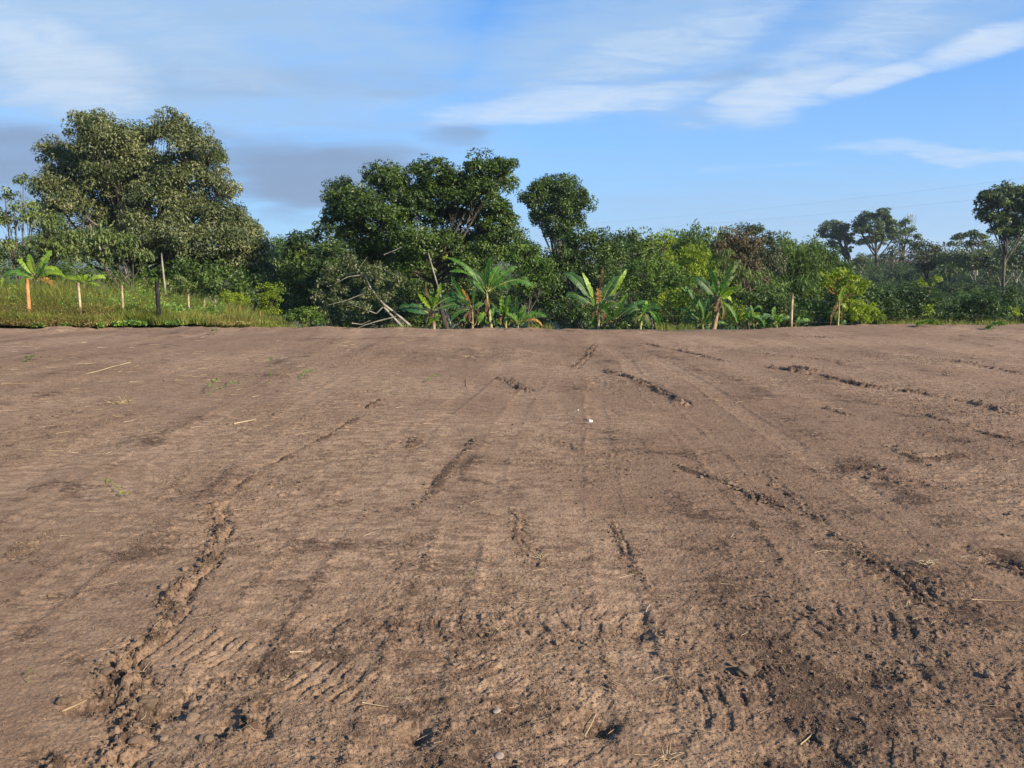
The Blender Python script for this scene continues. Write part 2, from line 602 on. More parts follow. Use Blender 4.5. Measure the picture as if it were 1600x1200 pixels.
TREADS = [([(150, 985), (300, 1000), (430, 1032), (600, 1075)], .24, .072, .011), ([(-60, 975), (60, 990), (180, 1010)], .20, .072, .010),
          ([(1060, 1090), (1200, 1095), (1340, 1130), (1500, 1160)], .26, .085, .009), ([(1100, 1010), (1300, 960), (1500, 990)], .24, .08, .008),
          ([(1070, 980), (900, 960), (620, 985), (420, 965)], .22, .10, .007), ([(0, 660), (120, 640), (260, 640)], .25, .12, .02), ([(700, 1010), (860, 1120), (1000, 1210)], .2, .09, .006)]
_R = [(poly(p), a, b, c) for p, a, b, c in RIDGES]
_T = [(poly(p), a, b, c) for p, a, b, c in TREADS]
ROUGHP = [(G(920, 712), 0, .9), (G(1180, 760), 0, .6), (G(1380, 745), 0, .9), (G(1040, 1010), 0, .45), (G(1200, 1000), 0, .5), (G(1380, 1060), 0, .45), (G(1250, 1170), 0, .4), (G(300, 1120), 0, .5), (G(680, 985), 0, .4), (G(1420, 900), 0, .6),
          (G(300, 590), 0, 1.2), (G(160, 640), 0, .8), (G(1280, 590), 0, 1.2), (G(560, 620), 0, 1.0), (G(810, 600), 0, .8), (G(1500, 700), 0, 1)]
_H = [(G(a, b), c, d) for a, b, c, d in HOLES]


LANES = [([(775, 575), (700, 640), (590, 740), (470, 880), (330, 1080), (230, 1230)], .13), ([(850, 575), (800, 660), (740, 780), (690, 920), (640, 1080), (600, 1230)], .13),
         ([(960, 540), (1040, 640), (1150, 760), (1290, 900), (1460, 1080), (1600, 1220)], .12), ([(1000, 538), (1150, 640), (1330, 760), (1560, 900), (1700, 980)], .12),
         ([(930, 600), (940, 740), (960, 880), (1000, 1060), (1030, 1230)], .11), ([(560, 540), (400, 620), (200, 730), (-60, 860)], .13), ([(620, 545), (500, 620), (330, 740), (120, 890), (-60, 1020)], .13)]
_L = [(poly(p), a) for p, a in LANES]


def edge_dist(x, y):
    """forward distance at which the levelled ground ends"""
    u = np.clip(x / np.maximum(y, 1), -1.3, 1.3)
    e = 21.6 + 1.6 * sstep(.25, .6, u) + .5 * sstep(-.3, -.7, u)
    return e + .5 * fbm(x, x * 0, .35, 5, 91, .65)


TD = np.array([-2000, -100, 0, 22.5, 25, 28, 34, 42, 60, 80, 110, 170, 300, 600, 1500, 3000], float)
TZ = np.array([-6, -1, -.15, -.15, -.35, -.8, -1.6, -2.7, -3.4, -3.2, -2.2, .5, 1.0, -3, -14, -30], float)


def terrain_h(x, y):
    z = np.interp(y, TD, TZ)
    far = sstep(24, 60, y)
    z = z + far * fbm(x, y, .03, 3, 5) * 1.6
    left = sstep(-.05, -.35, x / np.maximum(y, 1)) * sstep(22, 26, y) * (1 - sstep(26, 44, y))
    return z + left * .12


def field_h(x, y, full=False):
    rough = np.clip(.42 + 1.3 * fbm(x, y * .6, .8, 4, 11), .05, 1.3)
    for (a_, b_, c_) in ROUGHP:
        rough = np.maximum(rough, (.6 + 1.8 * fbm(x, y, 3.5, 4, 13, .6)) * bell(np.hypot(x - a_[0] + .3 * fbm(x, y, 1.5, 3, 14), (y - a_[1]) * .6), c_ * .8))
    z = .10 * fbm(x, y, .11, 2, 3) + .030 * fbm(x, y, .7, 3, 4)
    z = z - .08 * sstep(8, 20, y) * (1 - sstep(.2, .55, x / np.maximum(y, 1)))
    # grader scrape lines, running mostly across the view
    wy_ = y + .25 * x * vnoise(x * .15, y * .15, 22) + .12 * fbm(x, y, .9, 2, 23)
    sc = fbm(x * .45, wy_, 4.2, 5, 21, .72)
    dist = np.hypot(x, y)
    rough = np.clip(rough * 1.05, .08, 1.3)
    lon = fbm(x * 1.0 + .02 * y, y * .10, 2.2, 3, 51)
    z = z + .014 * lon
    z = z + .0075 * sc * (.25 + rough) * np.clip(.7 + 2 * fbm(x, y, .35, 2, 24), 0, 1.3)
    moist_shade = np.clip(.12 + .24 * (rough - .45) + .75 * fbm(x * .6, y * .8, 4.2, 5, 31, .7) + .10 * (1 - sstep(3, 9, dist)) + .10 * sstep(.1, .5, x / np.maximum(y, 1)) * (1 - sstep(3, 7, dist)) + .6 * lon, 0, 1)
    dust = np.clip(.35 + 1.5 * fbm(x * .7, y * .6, .9, 4, 41) + .75 * bell(np.hypot((x + 1.3) / 1.1 + .6 * fbm(x, y, .8, 3, 43), (y - 5.8) / 2.6), 1) + .5 * bell(np.hypot((x - 11) / 3, (y - 17) / 3), 1) - .8 * lon, 0, 1)
    for pl, wd, ht, rg in _R:
        big = pl[:, 1].mean() < 6 and rg >= 1 and ht > .04 and pl[0, 0] < -.5
        wd, ht = (wd * (.6 if big else .48 if pl[:, 1].mean() > 8 else .65), ht * (.46 if big else .52 if pl[:, 1].mean() > 8 else .33))
        mn, mx = pl.min(0) - 1.0, pl.max(0) + 1.0
        b = (x > mn[0]) & (x < mx[0]) & (y > mn[1]) & (y < mx[1])
        if not b.any(): continue
        xb, yb = x[b], y[b]
        wx = xb + .07 * fbm(xb, yb, 3, 5, 61, .65)
        wy = yb + .07 * fbm(xb, yb, 3, 5, 71, .65)
        s, t, d, L = pdist(wx, wy, pl)
        endf = sstep(-.02, .12 * L + .02, s) * (1 - sstep(.88 * L - .02, L + .02, s)) * .7 + .3
        endf = endf * (d < wd * 5)
        amp = np.clip(1 - rg * .25 + rg * (1.1 if big else 1.9) * vnoise(s * (.25 if big else .12) / wd, s * 0, 81 + int(L * 7)), .0 if not big else .3, 1.5)
        endf = endf * amp
        prof = (.62 if big else .85) * bell(t, wd * (1.15 if big else 1)) - 1.1 * bell(t + wd * 1.6, wd * .7)
        z[b] += ht * prof * endf
        z[b] += ht * (1.5 if big else 1.0) * fbm(xb, yb, 24, 4, 83, .7) * bell(d, wd * 2.0)
        rough[b] = np.maximum(rough[b], .95 * bell(d, wd * 1.8))
        moist_shade[b] = np.maximum(moist_shade[b], 1.5 * bell(d, wd * 1.5) * endf * np.clip(.8 + 1.6 * fbm(xb, yb, 7, 3, 85), 0, 1))  # damp soil, with the ridge's shadow line also painted into the colour
        dust[b] *= 1 - .7 * bell(d, wd * 2)
    for (c, r, dp) in _H:
        d = np.hypot(x - c[0], y - c[1]) + .35 * r * fbm(x, y, 14, 3, 87)
        z += -dp * bell(d, r)
        moist_shade = np.maximum(moist_shade, bell(d, r * 1.3))  # hollows darkened as well: damp tone plus painted shade
        rough = np.maximum(rough, bell(d, r * 2.5))
    for pl, wd, per, dp in _T:
        s, t, d, L = pdist(x, y, pl)
        band = (1 - sstep(wd * .75, wd * 1.05, d)) * sstep(0, .15, s) * (1 - sstep(L - .15, L, s))
        wd = wd * .62
        band = (1 - sstep(wd * .75, wd * 1.05, d)) * sstep(0, .15, s) * (1 - sstep(L - .15, L, s))
        ph = (s + np.abs(t) * .15 + .02 * fbm(x, y, 9, 2, 95)) / per
        fr = ph - np.floor(ph)
        lug = np.where(fr < .38, -1.0, .45) * np.clip(1.0 + 2.5 * fbm(x, y, 3, 2, 96), 0, 1.3)
        z += .62 * dp * lug * band * np.where(np.abs(t) < wd * .12, .2, 1)
    for pl, wd in _L:
        s, t, d, L = pdist(x + .06 * fbm(x, y, .8, 2, 141), y, pl)
        on = (1 - sstep(wd * .8, wd * 1.15, d)) * np.clip(.75 + 1.6 * fbm(x, y, .9, 3, 142), 0, 1)
        ph = s / .07 + np.abs(t) * 4
        tr = np.where((ph - np.floor(ph)) < .4, -1, .3) * np.clip(.5 + 3 * fbm(x, y, 1.3, 2, 143), 0, 1)
        z += on * (-.005 + .0035 * tr * (1 - sstep(5, 9, d * 0 + dist)))
        ebell = bell(d - wd * 1.25, wd * .22) * np.clip(.5 + 2.2 * fbm(x, y, 1.7, 3, 144), 0, 1)
        z += .0035 * ebell * (1 + 1.5 * fbm(x, y, 20, 3, 145))
        dust = np.clip(dust + .25 * on, 0, 1)
        moist_shade = np.clip(moist_shade - .10 * on + .16 * ebell, 0, 1)
        rough = np.clip(rough * (1 - .3 * on) + .3 * ebell, .05, 1.3)
    # crumbs
    nearf = 1 - sstep(9, 20, dist)
    cr = fbm(x, y, 22, 4, 101, .62)
    z = z + (.0125 * np.maximum(cr, -.1) * (.12 + rough ** 1.2) + .0055 * fbm(x, y, 75, 2, 111)) * (.35 + .65 * nearf)
    z = z + .008 * np.maximum(fbm(x, y, 9, 3, 121, .6) - .05, 0) * rough
    if full: return z, rough, moist_shade, dust
    return z


def surf_h(x, y):
    """height of the soil sheet incl. the lip where it falls away"""
    z = field_h(x, y)
    return z


# ------------------------------------------------------------------ the levelled soil
NC, a0 = 1300, rad(47)
rs_ = [1.35]
while rs_[-1] < 27.5:
    r = rs_[-1]
    rs_.append(r + .0017 * r * max(.8, (r / 2.6)) ** .62)
rs_ = np.array(rs_)
th = np.linspace(-a0, a0, NC)
Rr, Th = np.meshgrid(rs_, th, indexing='ij')
gx, gy = Rr * np.sin(Th), Rr * np.cos(Th)
x1, y1 = gx.ravel(), gy.ravel()
zf, rough, moist_shade, dust = field_h(x1, y1, True)
ed = edge_dist(x1, y1)
over = y1 - ed
zf = zf + bell(over + .3, .6) * (.015 + .11 * np.maximum(fbm(x1, y1, 1.0, 4, 131, .6), -.1)) - np.where(over > 0, .16 * over + .14 * np.minimum(over, 1.2) ** 2, 0)
zf = np.where(over > 1.2, np.minimum(zf, terrain_h(x1, y1) + .02 - .12 * (over - 1.2)), zf)
nr = len(rs_)
i = np.arange(nr - 1)[:, None] * NC
j = np.arange(NC - 1)[None, :]
q = np.stack([i + j, i + j + 1, i + NC + j + 1, i + NC + j], -1).reshape(-1, 4)[:, ::-1]

m, t, out = new_mat('bare_soil')
g = t.n.new('ShaderNodeNewGeometry')
Pp = g.outputs['Position']
mo, du = t.attr('moist_shade'), t.attr('dust')
n_f = t.noise(Pp, 85, 6, .75)
n_m = t.noise(Pp, 9, 5, .65)
n_l = t.noise(Pp, .9, 4, .6)
n_str = t.noise(t.mapping(Pp, rot=(0, 0, rad(4)), scale=(.5, 1, 1)), 12, 6, .75)
c = t.mix(t.rng(n_m, .3, .7), (0.191, 0.120, 0.079), (0.270, 0.171, 0.115))
c = t.mix(t.rng(n_l, .35, .65, 0, .55), c, (0.240, 0.161, 0.110))
c = t.mix(t.math('MULTIPLY', t.math('MULTIPLY', du, t.rng(n_str, .38, .62)), .75), c, (0.392, 0.267, 0.180))
sp = t.rng(t.math('ADD', t.math('MULTIPLY', n_f, .65), t.math('MULTIPLY', n_str, .35)), .42, .52, 1, 0)
c = t.mix(t.math('MULTIPLY', sp, t.math('MULTIPLY_ADD', mo, .5, .4)), c, (0.069, 0.043, 0.032))
n_g = t.noise(Pp, 26, 7, .78)
mk_ = t.rng(t.math('ADD', mo, t.math('MULTIPLY', t.math('SUBTRACT', n_g, .5), 3.2)), .50, .95)
c = t.mix(t.math('MULTIPLY', mk_, .8), c, (0.061, 0.039, 0.029))  # dark tone for damp specks and for shade painted along ridges and hollows
c = t.mix(1.0, c, (.91, .915, .875), 'MULTIPLY')
p = t.n.new('ShaderNodeBsdfPrincipled')
t.put(p.inputs['Base Color'], c)
p.inputs['Roughness'].default_value = .95
p.inputs['Specular IOR Level'].default_value = .12
b = t.n.new('ShaderNodeBump')
b.inputs['Strength'].default_value = .8
b.inputs['Distance'].default_value = .012
t.put(b.inputs['Height'], t.math('ADD', n_f, t.math('MULTIPLY', n_str, .8)))
t.l.new(b.outputs[0], p.inputs['Normal'])
t.l.new(p.outputs[0], out.inputs[0])
M['soil'] = m
mb = MB()
mb.add(np.stack([x1, y1, zf], 1), q)
o = mb.build('soil_field', m, smooth=True, attrs={'moist_shade': moist_shade, 'dust': dust})
tag(o, kind='structure')

# wide terrain under and beyond it
tx = np.concatenate([-np.geomspace(3000, 60, 26), np.linspace(-56, 56, 90), np.geomspace(60, 3000, 26)])
ty = np.concatenate([-np.geomspace(2000, 12, 14), np.linspace(-10, 24, 24), np.linspace(25, 120, 110), np.geomspace(124, 3000, 40)])
XX, YY = np.meshgrid(tx, ty)
zz = terrain_h(XX.ravel(), YY.ravel())
nx, ny = len(tx), len(ty)
i = np.arange(ny - 1)[:, None] * nx
j = np.arange(nx - 1)[None, :]
q = np.stack([i + j, i + j + 1, i + nx + j + 1, i + nx + j], -1).reshape(-1, 4)
mb = MB()
mb.add(np.stack([XX.ravel(), YY.ravel(), zz], 1), q)
m, t, out = new_mat('grassy_earth')
g = t.n.new('ShaderNodeNewGeometry')
Pp = g.outputs['Position']
n1 = t.rng(t.noise(Pp, .5, 5, .6), .35, .65)
n2 = t.rng(t.noise(Pp, 6, 5, .7), .3, .7)
n3 = t.rng(t.noise(Pp, .035, 3, .6), .42, .6)
c = t.mix(n2, (.03, .05, .014), (.085, .11, .03))
c = t.mix(t.math('MULTIPLY', n1, .6), c, (.12, .09, .05))
c = t.mix(t.math('MULTIPLY', n3, .5), c, (.10, .15, .045))
# bare earth up to the field and behind the camera
sp_ = t.n.new('ShaderNodeSeparateXYZ')
t.put(sp_.inputs[0], Pp)
c = t.mix(t.rng(t.math('ADD', sp_.outputs[1], t.math('MULTIPLY', n1, 2)), 23, 26), t.mix(n2, (.15, .103, .078), (.215, .150, .114)), c)
p = t.n.new('ShaderNodeBsdfPrincipled')
t.put(p.inputs['Base Color'], c)
p.inputs['Roughness'].default_value = .95
b = t.n.new('ShaderNodeBump')
b.inputs['Distance'].default_value = .1
t.put(b.inputs['Height'], n2)
t.l.new(b.outputs[0], p.inputs['Normal'])
t.l.new(p.outputs[0], out.inputs[0])
tag(mb.build('ground', m, smooth=True), kind='structure')

# far hills
mb = MB()
hx = np.linspace(-2600, 2600, 240)
hy = np.linspace(1500, 2400, 14)
XX, YY = np.meshgrid(hx, hy)
uu = (YY - 1500) / 900
prof = np.sin(np.clip(uu, 0, 1) * math.pi)
hh = -16 + prof * (40 + 40 * fbm(XX, YY, .0016, 4, 201) + 30 * sstep(-400, -1400, XX))
nx = len(hx)
i = np.arange(len(hy) - 1)[:, None] * nx
j = np.arange(nx - 1)[None, :]
q = np.stack([i + j, i + j + 1, i + nx + j + 1, i + nx + j], -1).reshape(-1, 4)
mb.add(np.stack([XX.ravel(), YY.ravel(), hh.ravel()], 1), q)
tag(mb.build('hills', plain('wooded_hill', (.05, .075, .045), .9, 0, .02, .4), smooth=True), kind='structure')

# ------------------------------------------------------------------ loose clods and crumbs (uncountable)
ICO_V = []
ph = (1 + 5 ** .5) / 2
for a, b_ in ((1, ph), (-1, ph), (1, -ph), (-1, -ph)):
    ICO_V += [(0, a, b_), (a, b_, 0), (b_, 0, a)]
ICO_V = nrm(np.array(ICO_V, float))
from itertools import combinations
ICO_F = []
for tri in combinations(range(12), 3):
    A = ICO_V[list(tri)]
    if max(np.linalg.norm(A[0] - A[1]), np.linalg.norm(A[1] - A[2]), np.linalg.norm(A[0] - A[2])) < 1.1:
        if np.dot(np.cross(A[1] - A[0], A[2] - A[0]), A.mean(0)) < 0: tri = (tri[0], tri[2], tri[1])
        ICO_F.append(tri)
ICO_F = np.array(ICO_F)


def subdiv(V, F):
    V = [tuple(v) for v in V]
    mid, out_f = {}, []

    def mp(a, b):
        k = (min(a, b), max(a, b))
        if k not in mid:
            v = nrm((np.array(V[a]) + np.array(V[b])) / 2)
            V.append(tuple(v))
            mid[k] = len(V) - 1
        return mid[k]
    for a, b, c in F:
        ab, bc, ca = mp(a, b), mp(b, c), mp(c, a)
        out_f += [(a, ab, ca), (b, bc, ab), (c, ca, bc), (ab, bc, ca)]
    return np.array(V), np.array(out_f)


IV2, IF2 = subdiv(ICO_V, ICO_F)
IV3, IF3 = subdiv(IV2, IF2)


def lump(mb, c, r, flat=.65, jag=.2, V=None, F=None):
    V = IV3 if V is None else V
    F = IF3 if F is None else F
    k = 1 + jag * (np.sin(V @ R_.randn(3) * 2.2 + R_.rand() * 6) * .5 + np.sin(V @ R_.randn(3) * 4 + R_.rand() * 6) * .35 + R_.randn(len(V)) * .12)
    sc = np.array([1, .8 + .3 * R_.rand(), flat]) * r
    a = R_.rand() * 6.28
    v = V * k[:, None] * sc
    v = np.stack([v[:, 0] * math.cos(a) - v[:, 1] * math.sin(a), v[:, 0] * math.sin(a) + v[:, 1] * math.cos(a), v[:, 2]], 1)
    mb.add(v + np.asarray(c), None, F, R_.rand())


OCT = np.array([(1, 0, 0), (-1, 0, 0), (0, 1, 0), (0, -1, 0), (0, 0, 1), (0, 0, -1)], float)
OCF = np.array([(0, 2, 4), (2, 1, 4), (1, 3, 4), (3, 0, 4), (2, 0, 5), (1, 2, 5), (3, 1, 5), (0, 3, 5)])
gm = MB()
N = 640000
rr = 1.6 * (18.0 / 1.6) ** (R_.rand(N) ** .75)
aa = (R_.rand(N) * 2 - 1) * rad(40)
cx, cy = rr * np.sin(aa), rr * np.cos(aa)
cz, cro, cmo, _ = field_h(cx, cy, True)
keep = R_.rand(N) < np.clip(.08 + .7 * cro ** 1.6, 0, .95)
cx, cy, cz, rr = cx[keep], cy[keep], cz[keep], rr[keep]
n = len(cx)
size = (.0010 + .0022 * R_.rand(n) ** 2.5) * (.7 + .13 * rr)
v = OCT[None] * size[:, None, None] * (1 + .35 * R_.randn(n, 6, 1)) + R_.randn(n, 6, 3) * size[:, None, None] * .25
v += np.stack([cx, cy, cz + size * .4], 1)[:, None, :]
gm.add(v.reshape(-1, 3), None, (OCF[None] + (np.arange(n) * 6)[:, None, None]).reshape(-1, 3), np.repeat(R_.rand(n), 6))
mb = MB()
N = 90000
# candidate spots, more of them close by
rr = 1.6 * (13.0 / 1.6) ** (R_.rand(N) ** .85)
aa = (R_.rand(N) * 2 - 1) * rad(42)
cx, cy = rr * np.sin(aa), rr * np.cos(aa)
_, cro, cmo, _ = field_h(cx, cy, True)
keep = R_.rand(N) < np.clip(.04 + .36 * cro ** 2.2, 0, .9)
cx, cy, cro = cx[keep], cy[keep], cro[keep]
# extra clods strewn along the ridges
ex, ey = [], []
for pl, wd, ht, rg in _R:
    seg = np.hypot(*np.diff(pl, axis=0).T)
    L = seg.sum()
    k = int(L / (.02 + pl[:, 1].mean() * .006) * (11 if rg >= 1 and pl[:, 1].mean() < 6 else 3))
    s = R_.rand(k) * L
    cs = np.concatenate([[0], np.cumsum(seg)])
    xs, ys = np.interp(s, cs, pl[:, 0]), np.interp(s, cs, pl[:, 1])
    ex.append(xs + R_.randn(k) * wd)
    ey.append(ys + R_.randn(k) * wd)
ex, ey = np.concatenate(ex), np.concatenate(ey)
cx, cy = np.concatenate([cx, ex]), np.concatenate([cy, ey])
n = len(cx)
rd = np.hypot(cx, cy)
size = (.0014 + .0028 * R_.rand(n) ** 2 + .010 * R_.rand(n) ** 18) * (.8 + .06 * rd)
size[-len(ex):] *= 1.45
size[-len(ex):] += .012 * R_.rand(len(ex)) ** 10
cz = field_h(cx, cy)
sc = size[:, None, None] * (1 + .28 * R_.randn(n, 12, 1)) * np.array([1, 1, .7])
v = ICO_V[None] * sc
an = R_.rand(n) * 6.28
ca, sa = np.cos(an)[:, None], np.sin(an)[:, None]
v = np.stack([v[..., 0] * ca - v[..., 1] * sa, v[..., 0] * sa + v[..., 1] * ca, v[..., 2]], -1)
v += np.stack([cx, cy, cz + size * .35], 1)[:, None, :]
F = (ICO_F[None] + (np.arange(n) * 12)[:, None, None]).reshape(-1, 3)
mb.add(v.reshape(-1, 3), None, F, np.repeat(R_.rand(n), 12))
m, t, out = new_mat('soil_clods')
g = t.n.new('ShaderNodeNewGeometry')
tn = t.attr('tone')
c = t.mix(tn, (.10, .064, .044), (.225, .148, .104))
c = t.mix(t.rng(t.noise(g.outputs['Position'], 60, 3), .35, .65, 0, .5), c, (.15, .098, .068))
c = t.mix(1.0, c, (.88, .95, .93), 'MULTIPLY')
p = t.n.new('ShaderNodeBsdfPrincipled')
t.put(p.inputs['Base Color'], c)
p.inputs['Roughness'].default_value = .95
p.inputs['Specular IOR Level'].default_value = .1
t.l.new(p.outputs[0], out.inputs[0])
M['clod'] = m
tag(gm.build('soil_grains', m), 'fine brown grit covering the levelled soil', 'soil grit', kind='stuff')
tag(mb.build('soil_crumbs', m), 'brown crumbs and small clods strewn over the levelled soil', 'soil crumbs', kind='stuff')


def on_field(px, py):
    g_ = G(px, py)
    z = field_h(np.array([g_[0]]), np.array([g_[1]]))[0]
    return np.array([g_[0], g_[1], z])


def clod(name, px, py, r, label, cat, mat='clod', flat=.65, jag=.25, group=None, sink=.25):
    b = on_field(px, py)
    mb = MB()
    lump(mb, b + np.array([0, 0, r * flat * (1 - 2 * sink)]), r, flat, jag)
    o = mb.build(name, M[mat], smooth=False)
    tag(o, label, cat, group)
    return o


clod('stone', 922, 662, .024, 'small white stone lying alone mid field on the brown soil', 'stone', 'stone', .8)
clod('stone', 903, 644, .011, 'tiny white stone just beyond the larger white stone', 'stone', 'stone', .8)
clod('stone', 780, 1170, .020, 'flat grey-brown stone close to the bottom edge, right of centre hollow', 'stone', 'stonegrey', .35, .12)
clod('stone', 776, 1108, .016, 'small thin grey stone casting a dark shadow above the flat stone', 'stone', 'stonegrey', .4, .2)
for px, py, r, lab in [(165, 1046, .026, 'squarish pale clod sitting in the dark rut at lower left'),
                       (102, 1090, .030, 'rounded clod beside the thick straw stalk at lower left'),
                       (212, 1152, .024, 'knobbly clod below the dark rut at lower left'),
                       (230, 1085, .040, 'largest pale clod right of the dark rut at lower left'),
                       (385, 1056, .022, 'grey clod at the right end of the short rut by the tread marks'),
                       (322, 1145, .026, 'lumpy clod in the broken soil left of the bottom centre'),
                       (255, 915, .022, 'clod on the top of the long rut at left'),
                       (274, 935, .019, 'smaller clod beside the long rut at left'),
                       (300, 1112, .024, 'clod between the two short dark ruts at lower left'),
                       (1165, 1045, .035, 'cracked flat slab of soil at lower right'),
                       (1545, 1055, .022, 'grey clod near the right edge at lower right'),
                       (1285, 1140, .022, 'clod in the rough dark soil at the bottom right'),
                       (870, 1000, .018, 'small clod in the broken crust at lower centre')]:
    clod('soil_clod', px, py, r, lab, 'clod', 'clod', .6, .3)


# ------------------------------------------------------------------ straw and little plants on the soil
def stalk(mb, x, y, ang, L, wd, lift=.008, curve=.15):
    s = np.linspace(-.5, .5, 7)
    cxx = x + math.cos(ang) * s * L - math.sin(ang) * curve * L * (s * s - .12)
    cyy = y + math.sin(ang) * s * L + math.cos(ang) * curve * L * (s * s - .12)
    z = field_h(cxx, cyy)
    z = np.maximum(z, np.linspace(z[0], z[-1], 7)) + lift
    tube(mb, np.stack([cxx, cyy, z], 1), wd, wd * .6, 4, tone=R_.rand())


mb = MB()
for k in range(620):
    if k < 330:
        px, py = R_.uniform(0, 1600), 530 + 650 * R_.rand() ** 1.3
    else:
        px, py = R_.uniform(0, 760), 525 + 190 * R_.rand()
    gx_, gy_ = G(px, py)
    d = math.hypot(gx_, gy_)
    L = R_.uniform(.02, .07) * (1 + .14 * d)
    stalk(mb, gx_, gy_, R_.normal(0.1, .7), L, (.0009 + .00028 * d) * .62, .004 + .0005 * d, R_.normal(0, .3))
tag(mb.build('straw_litter', M['straw']), 'short dry straw bits scattered over the bare soil', 'straw litter', kind='stuff')
for px, py, px2, py2, wd, lab in [
        (95, 1105, 134, 1083, .006, 'thick pale straw stalk leaning on a clod at lower left'),
        (1252, 1147, 1271, 1133, .0035, 'short pale stalk over the dark broken soil at bottom right'),
        (1518, 939, 1602, 944, .003, 'long straight straw stalk lying at the right edge'),
        (453, 1018, 475, 1014, .0028, 'pale stalk above the row of tread marks'),
        (678, 1155, 693, 1153, .0028, 'short bright stalk right of the small dark hollow'),
        (566, 1095, 612, 1100, .003, 'thin curved brown stalk below the tread marks'),
        (914, 1128, 932, 1098, .003, 'curved straw at the left rim of the round dark hollow'),
        (948, 1122, 960, 1117, .0035, 'short yellow straw at the right rim of the round dark hollow'),
        (1222, 1037, 1228, 1046, .003, 'stubby pale stalk standing by the cracked soil slab'),
        (1204, 1038, 1225, 1052, .0018, 'thin straw crossing beside the cracked soil slab'),
        (366, 666, 400, 661, .006, 'pale forked straw lying left of the centre field'),
        (2, 602, 50, 600, .008, 'long pale straw at the far left edge'),
        (132, 586, 205, 565, .007, 'long drawn-out line of straw in the left field'),
        (85, 812, 60, 845, .002, 'thin straw near the left edge beside a small rut'),
        (365, 797, 428, 794, .003, 'thin straw at the top of the long rut at left'),
        (728, 592, 729, 608, .004, 'short upright straw mid field')]:
    a, b_ = G(px, py), G(px2, py2)
    mb = MB()
    stalk(mb, *((a + b_) / 2), math.atan2(*(b_ - a)[::-1]), np.hypot(*(b_ - a)), wd, wd * 1.4, .06)
    tag(mb.build('straw_stalk', M['straw'], smooth=True), lab, 'straw stalk')


def straw_tuft(px, py, sz, n, mat, lab, name='dry_grass_tuft', cat='grass tuft', upw=.4, wd=.0016):
    b = on_field(px, py)
    mb = MB()
    for k in range(n):
        a = R_.uniform(0, 6.28)
        el_ = abs(R_.normal(0, .5)) * upw * 2
        d = np.array([math.cos(a) * math.cos(el_), math.sin(a) * math.cos(el_), math.sin(el_)])
        L = sz * R_.uniform(.5, 1.1)
        s = b + np.array([R_.randn() * sz * .25, R_.randn() * sz * .25, .003])
        tube(mb, bez(s, s + d * L, np.array([0, 0, L * .15]), 5), wd, wd * .3, 3, tone=R_.rand())
    tag(mb.build(name, M[mat]), lab, cat)


straw_tuft(192, 631, .16, 26, 'straw', 'bright yellow straw heap in the left field', wd=.005)
straw_tuft(1448, 884, .075, 34, 'straw', 'orange dry grass tuft at right beside the dark rut', wd=.0022)
straw_tuft(1040, 1165, .07, 22, 'straw', 'sparse pale straw tuft at the bottom right of centre')
straw_tuft(775, 985, .06, 18, 'straw', 'little straw tuft beside the broken crust at lower centre')
straw_tuft(1482, 588, .13, 14, 'straw', 'pale straw wisp standing in the right field', upw=1.1, wd=.006)
straw_tuft(735, 556, .22, 16, 'straw', 'straw wisp far out in the centre field', wd=.006, upw=.15)
straw_tuft(845, 872, .07, 16, 'straw', 'dry root tuft at the foot of the short dark rut', wd=.002)
straw_tuft(1425, 948, .06, 14, 'straw', 'thin straw wisps left of the long straight stalk', upw=.1)


def sprig(px, py, px2, py2, n, lsz, mat, lab, lift=.02):
    a, b_ = on_field(px, py), on_field(px2, py2)
    a[2] += lift * .3
    b_[2] += lift
    root = empty('weed_sprig', a, lab, 'weed sprig')
    pts = bez(a, b_, np.array([0, 0, lift * 1.5]), 9)
    mb = MB()
    tube(mb, pts, lsz * .09, lsz * .05, 4, tone=.4)
    mb.build('stem', M[mat], root)
    mb = MB()
    pos = pts[R_.randint(0, 9, n)] + R_.randn(n, 3) * lsz * .45 * np.array([1, 1, .5]) + np.array([0, 0, lsz * .2])
    add_leaves(mb, pos, R_.randn(n, 3) * .5 + np.array([0, 0, 1]), lsz, .5)
    mb.build('leaves', M[mat], root)


sprig(165, 750, 195, 775, 26, 0.027, 'lime', 'yellow-green sprig of weed lying in the left field')
sprig(325, 618, 340, 600, 30, 0.042, 'weedgreen', 'straggly green weed left of centre in the field', .08)
sprig(345, 608, 372, 603, 40, 0.036, 'weedgreen', 'low green weed beside the straggly one in the left field', .05)
sprig(422, 606, 425, 585, 16, 0.036, 'weedgreen', 'upright thin weed in the field left of centre', .22)
sprig(468, 592, 490, 586, 36, 0.042, 'weedgreen', 'bright green weed in the field near a faint rut', .06)
sprig(665, 598, 690, 592, 26, 0.036, 'weedgreen', 'small green weed left of the pale patch mid field', .06)
sprig(40, 567, 54, 563, 26, 0.054, 'weedgreen', 'dark green weed at the far left of the field', .06)
sprig(328, 521, 340, 519, 24, 0.072, 'weedgreen', 'small green weed near the left fence edge', .08)
sprig(735, 904, 738, 897, 8, 0.011, 'lime', 'tiny green seedling in the centre foreground', .02)
sprig(44, 1062, 50, 1052, 6, 0.013, 'lime', 'tiny yellow shoot at the lower left', .03)
sprig(990, 893, 1002, 899, 7, 0.010, 'lime', 'two-leaved pale seedling right of centre', .015)
for px, py, px2, py2, lab in [(1432, 509, 1458, 508, 'low green tuft on the far edge of the field below the young sapling'),
                              (1545, 512, 1568, 510, 'low green tuft on the far edge near the right-hand sapling')]:
    sprig(px, py, px2, py2, 160, .10, 'weedgreen', lab, .10)


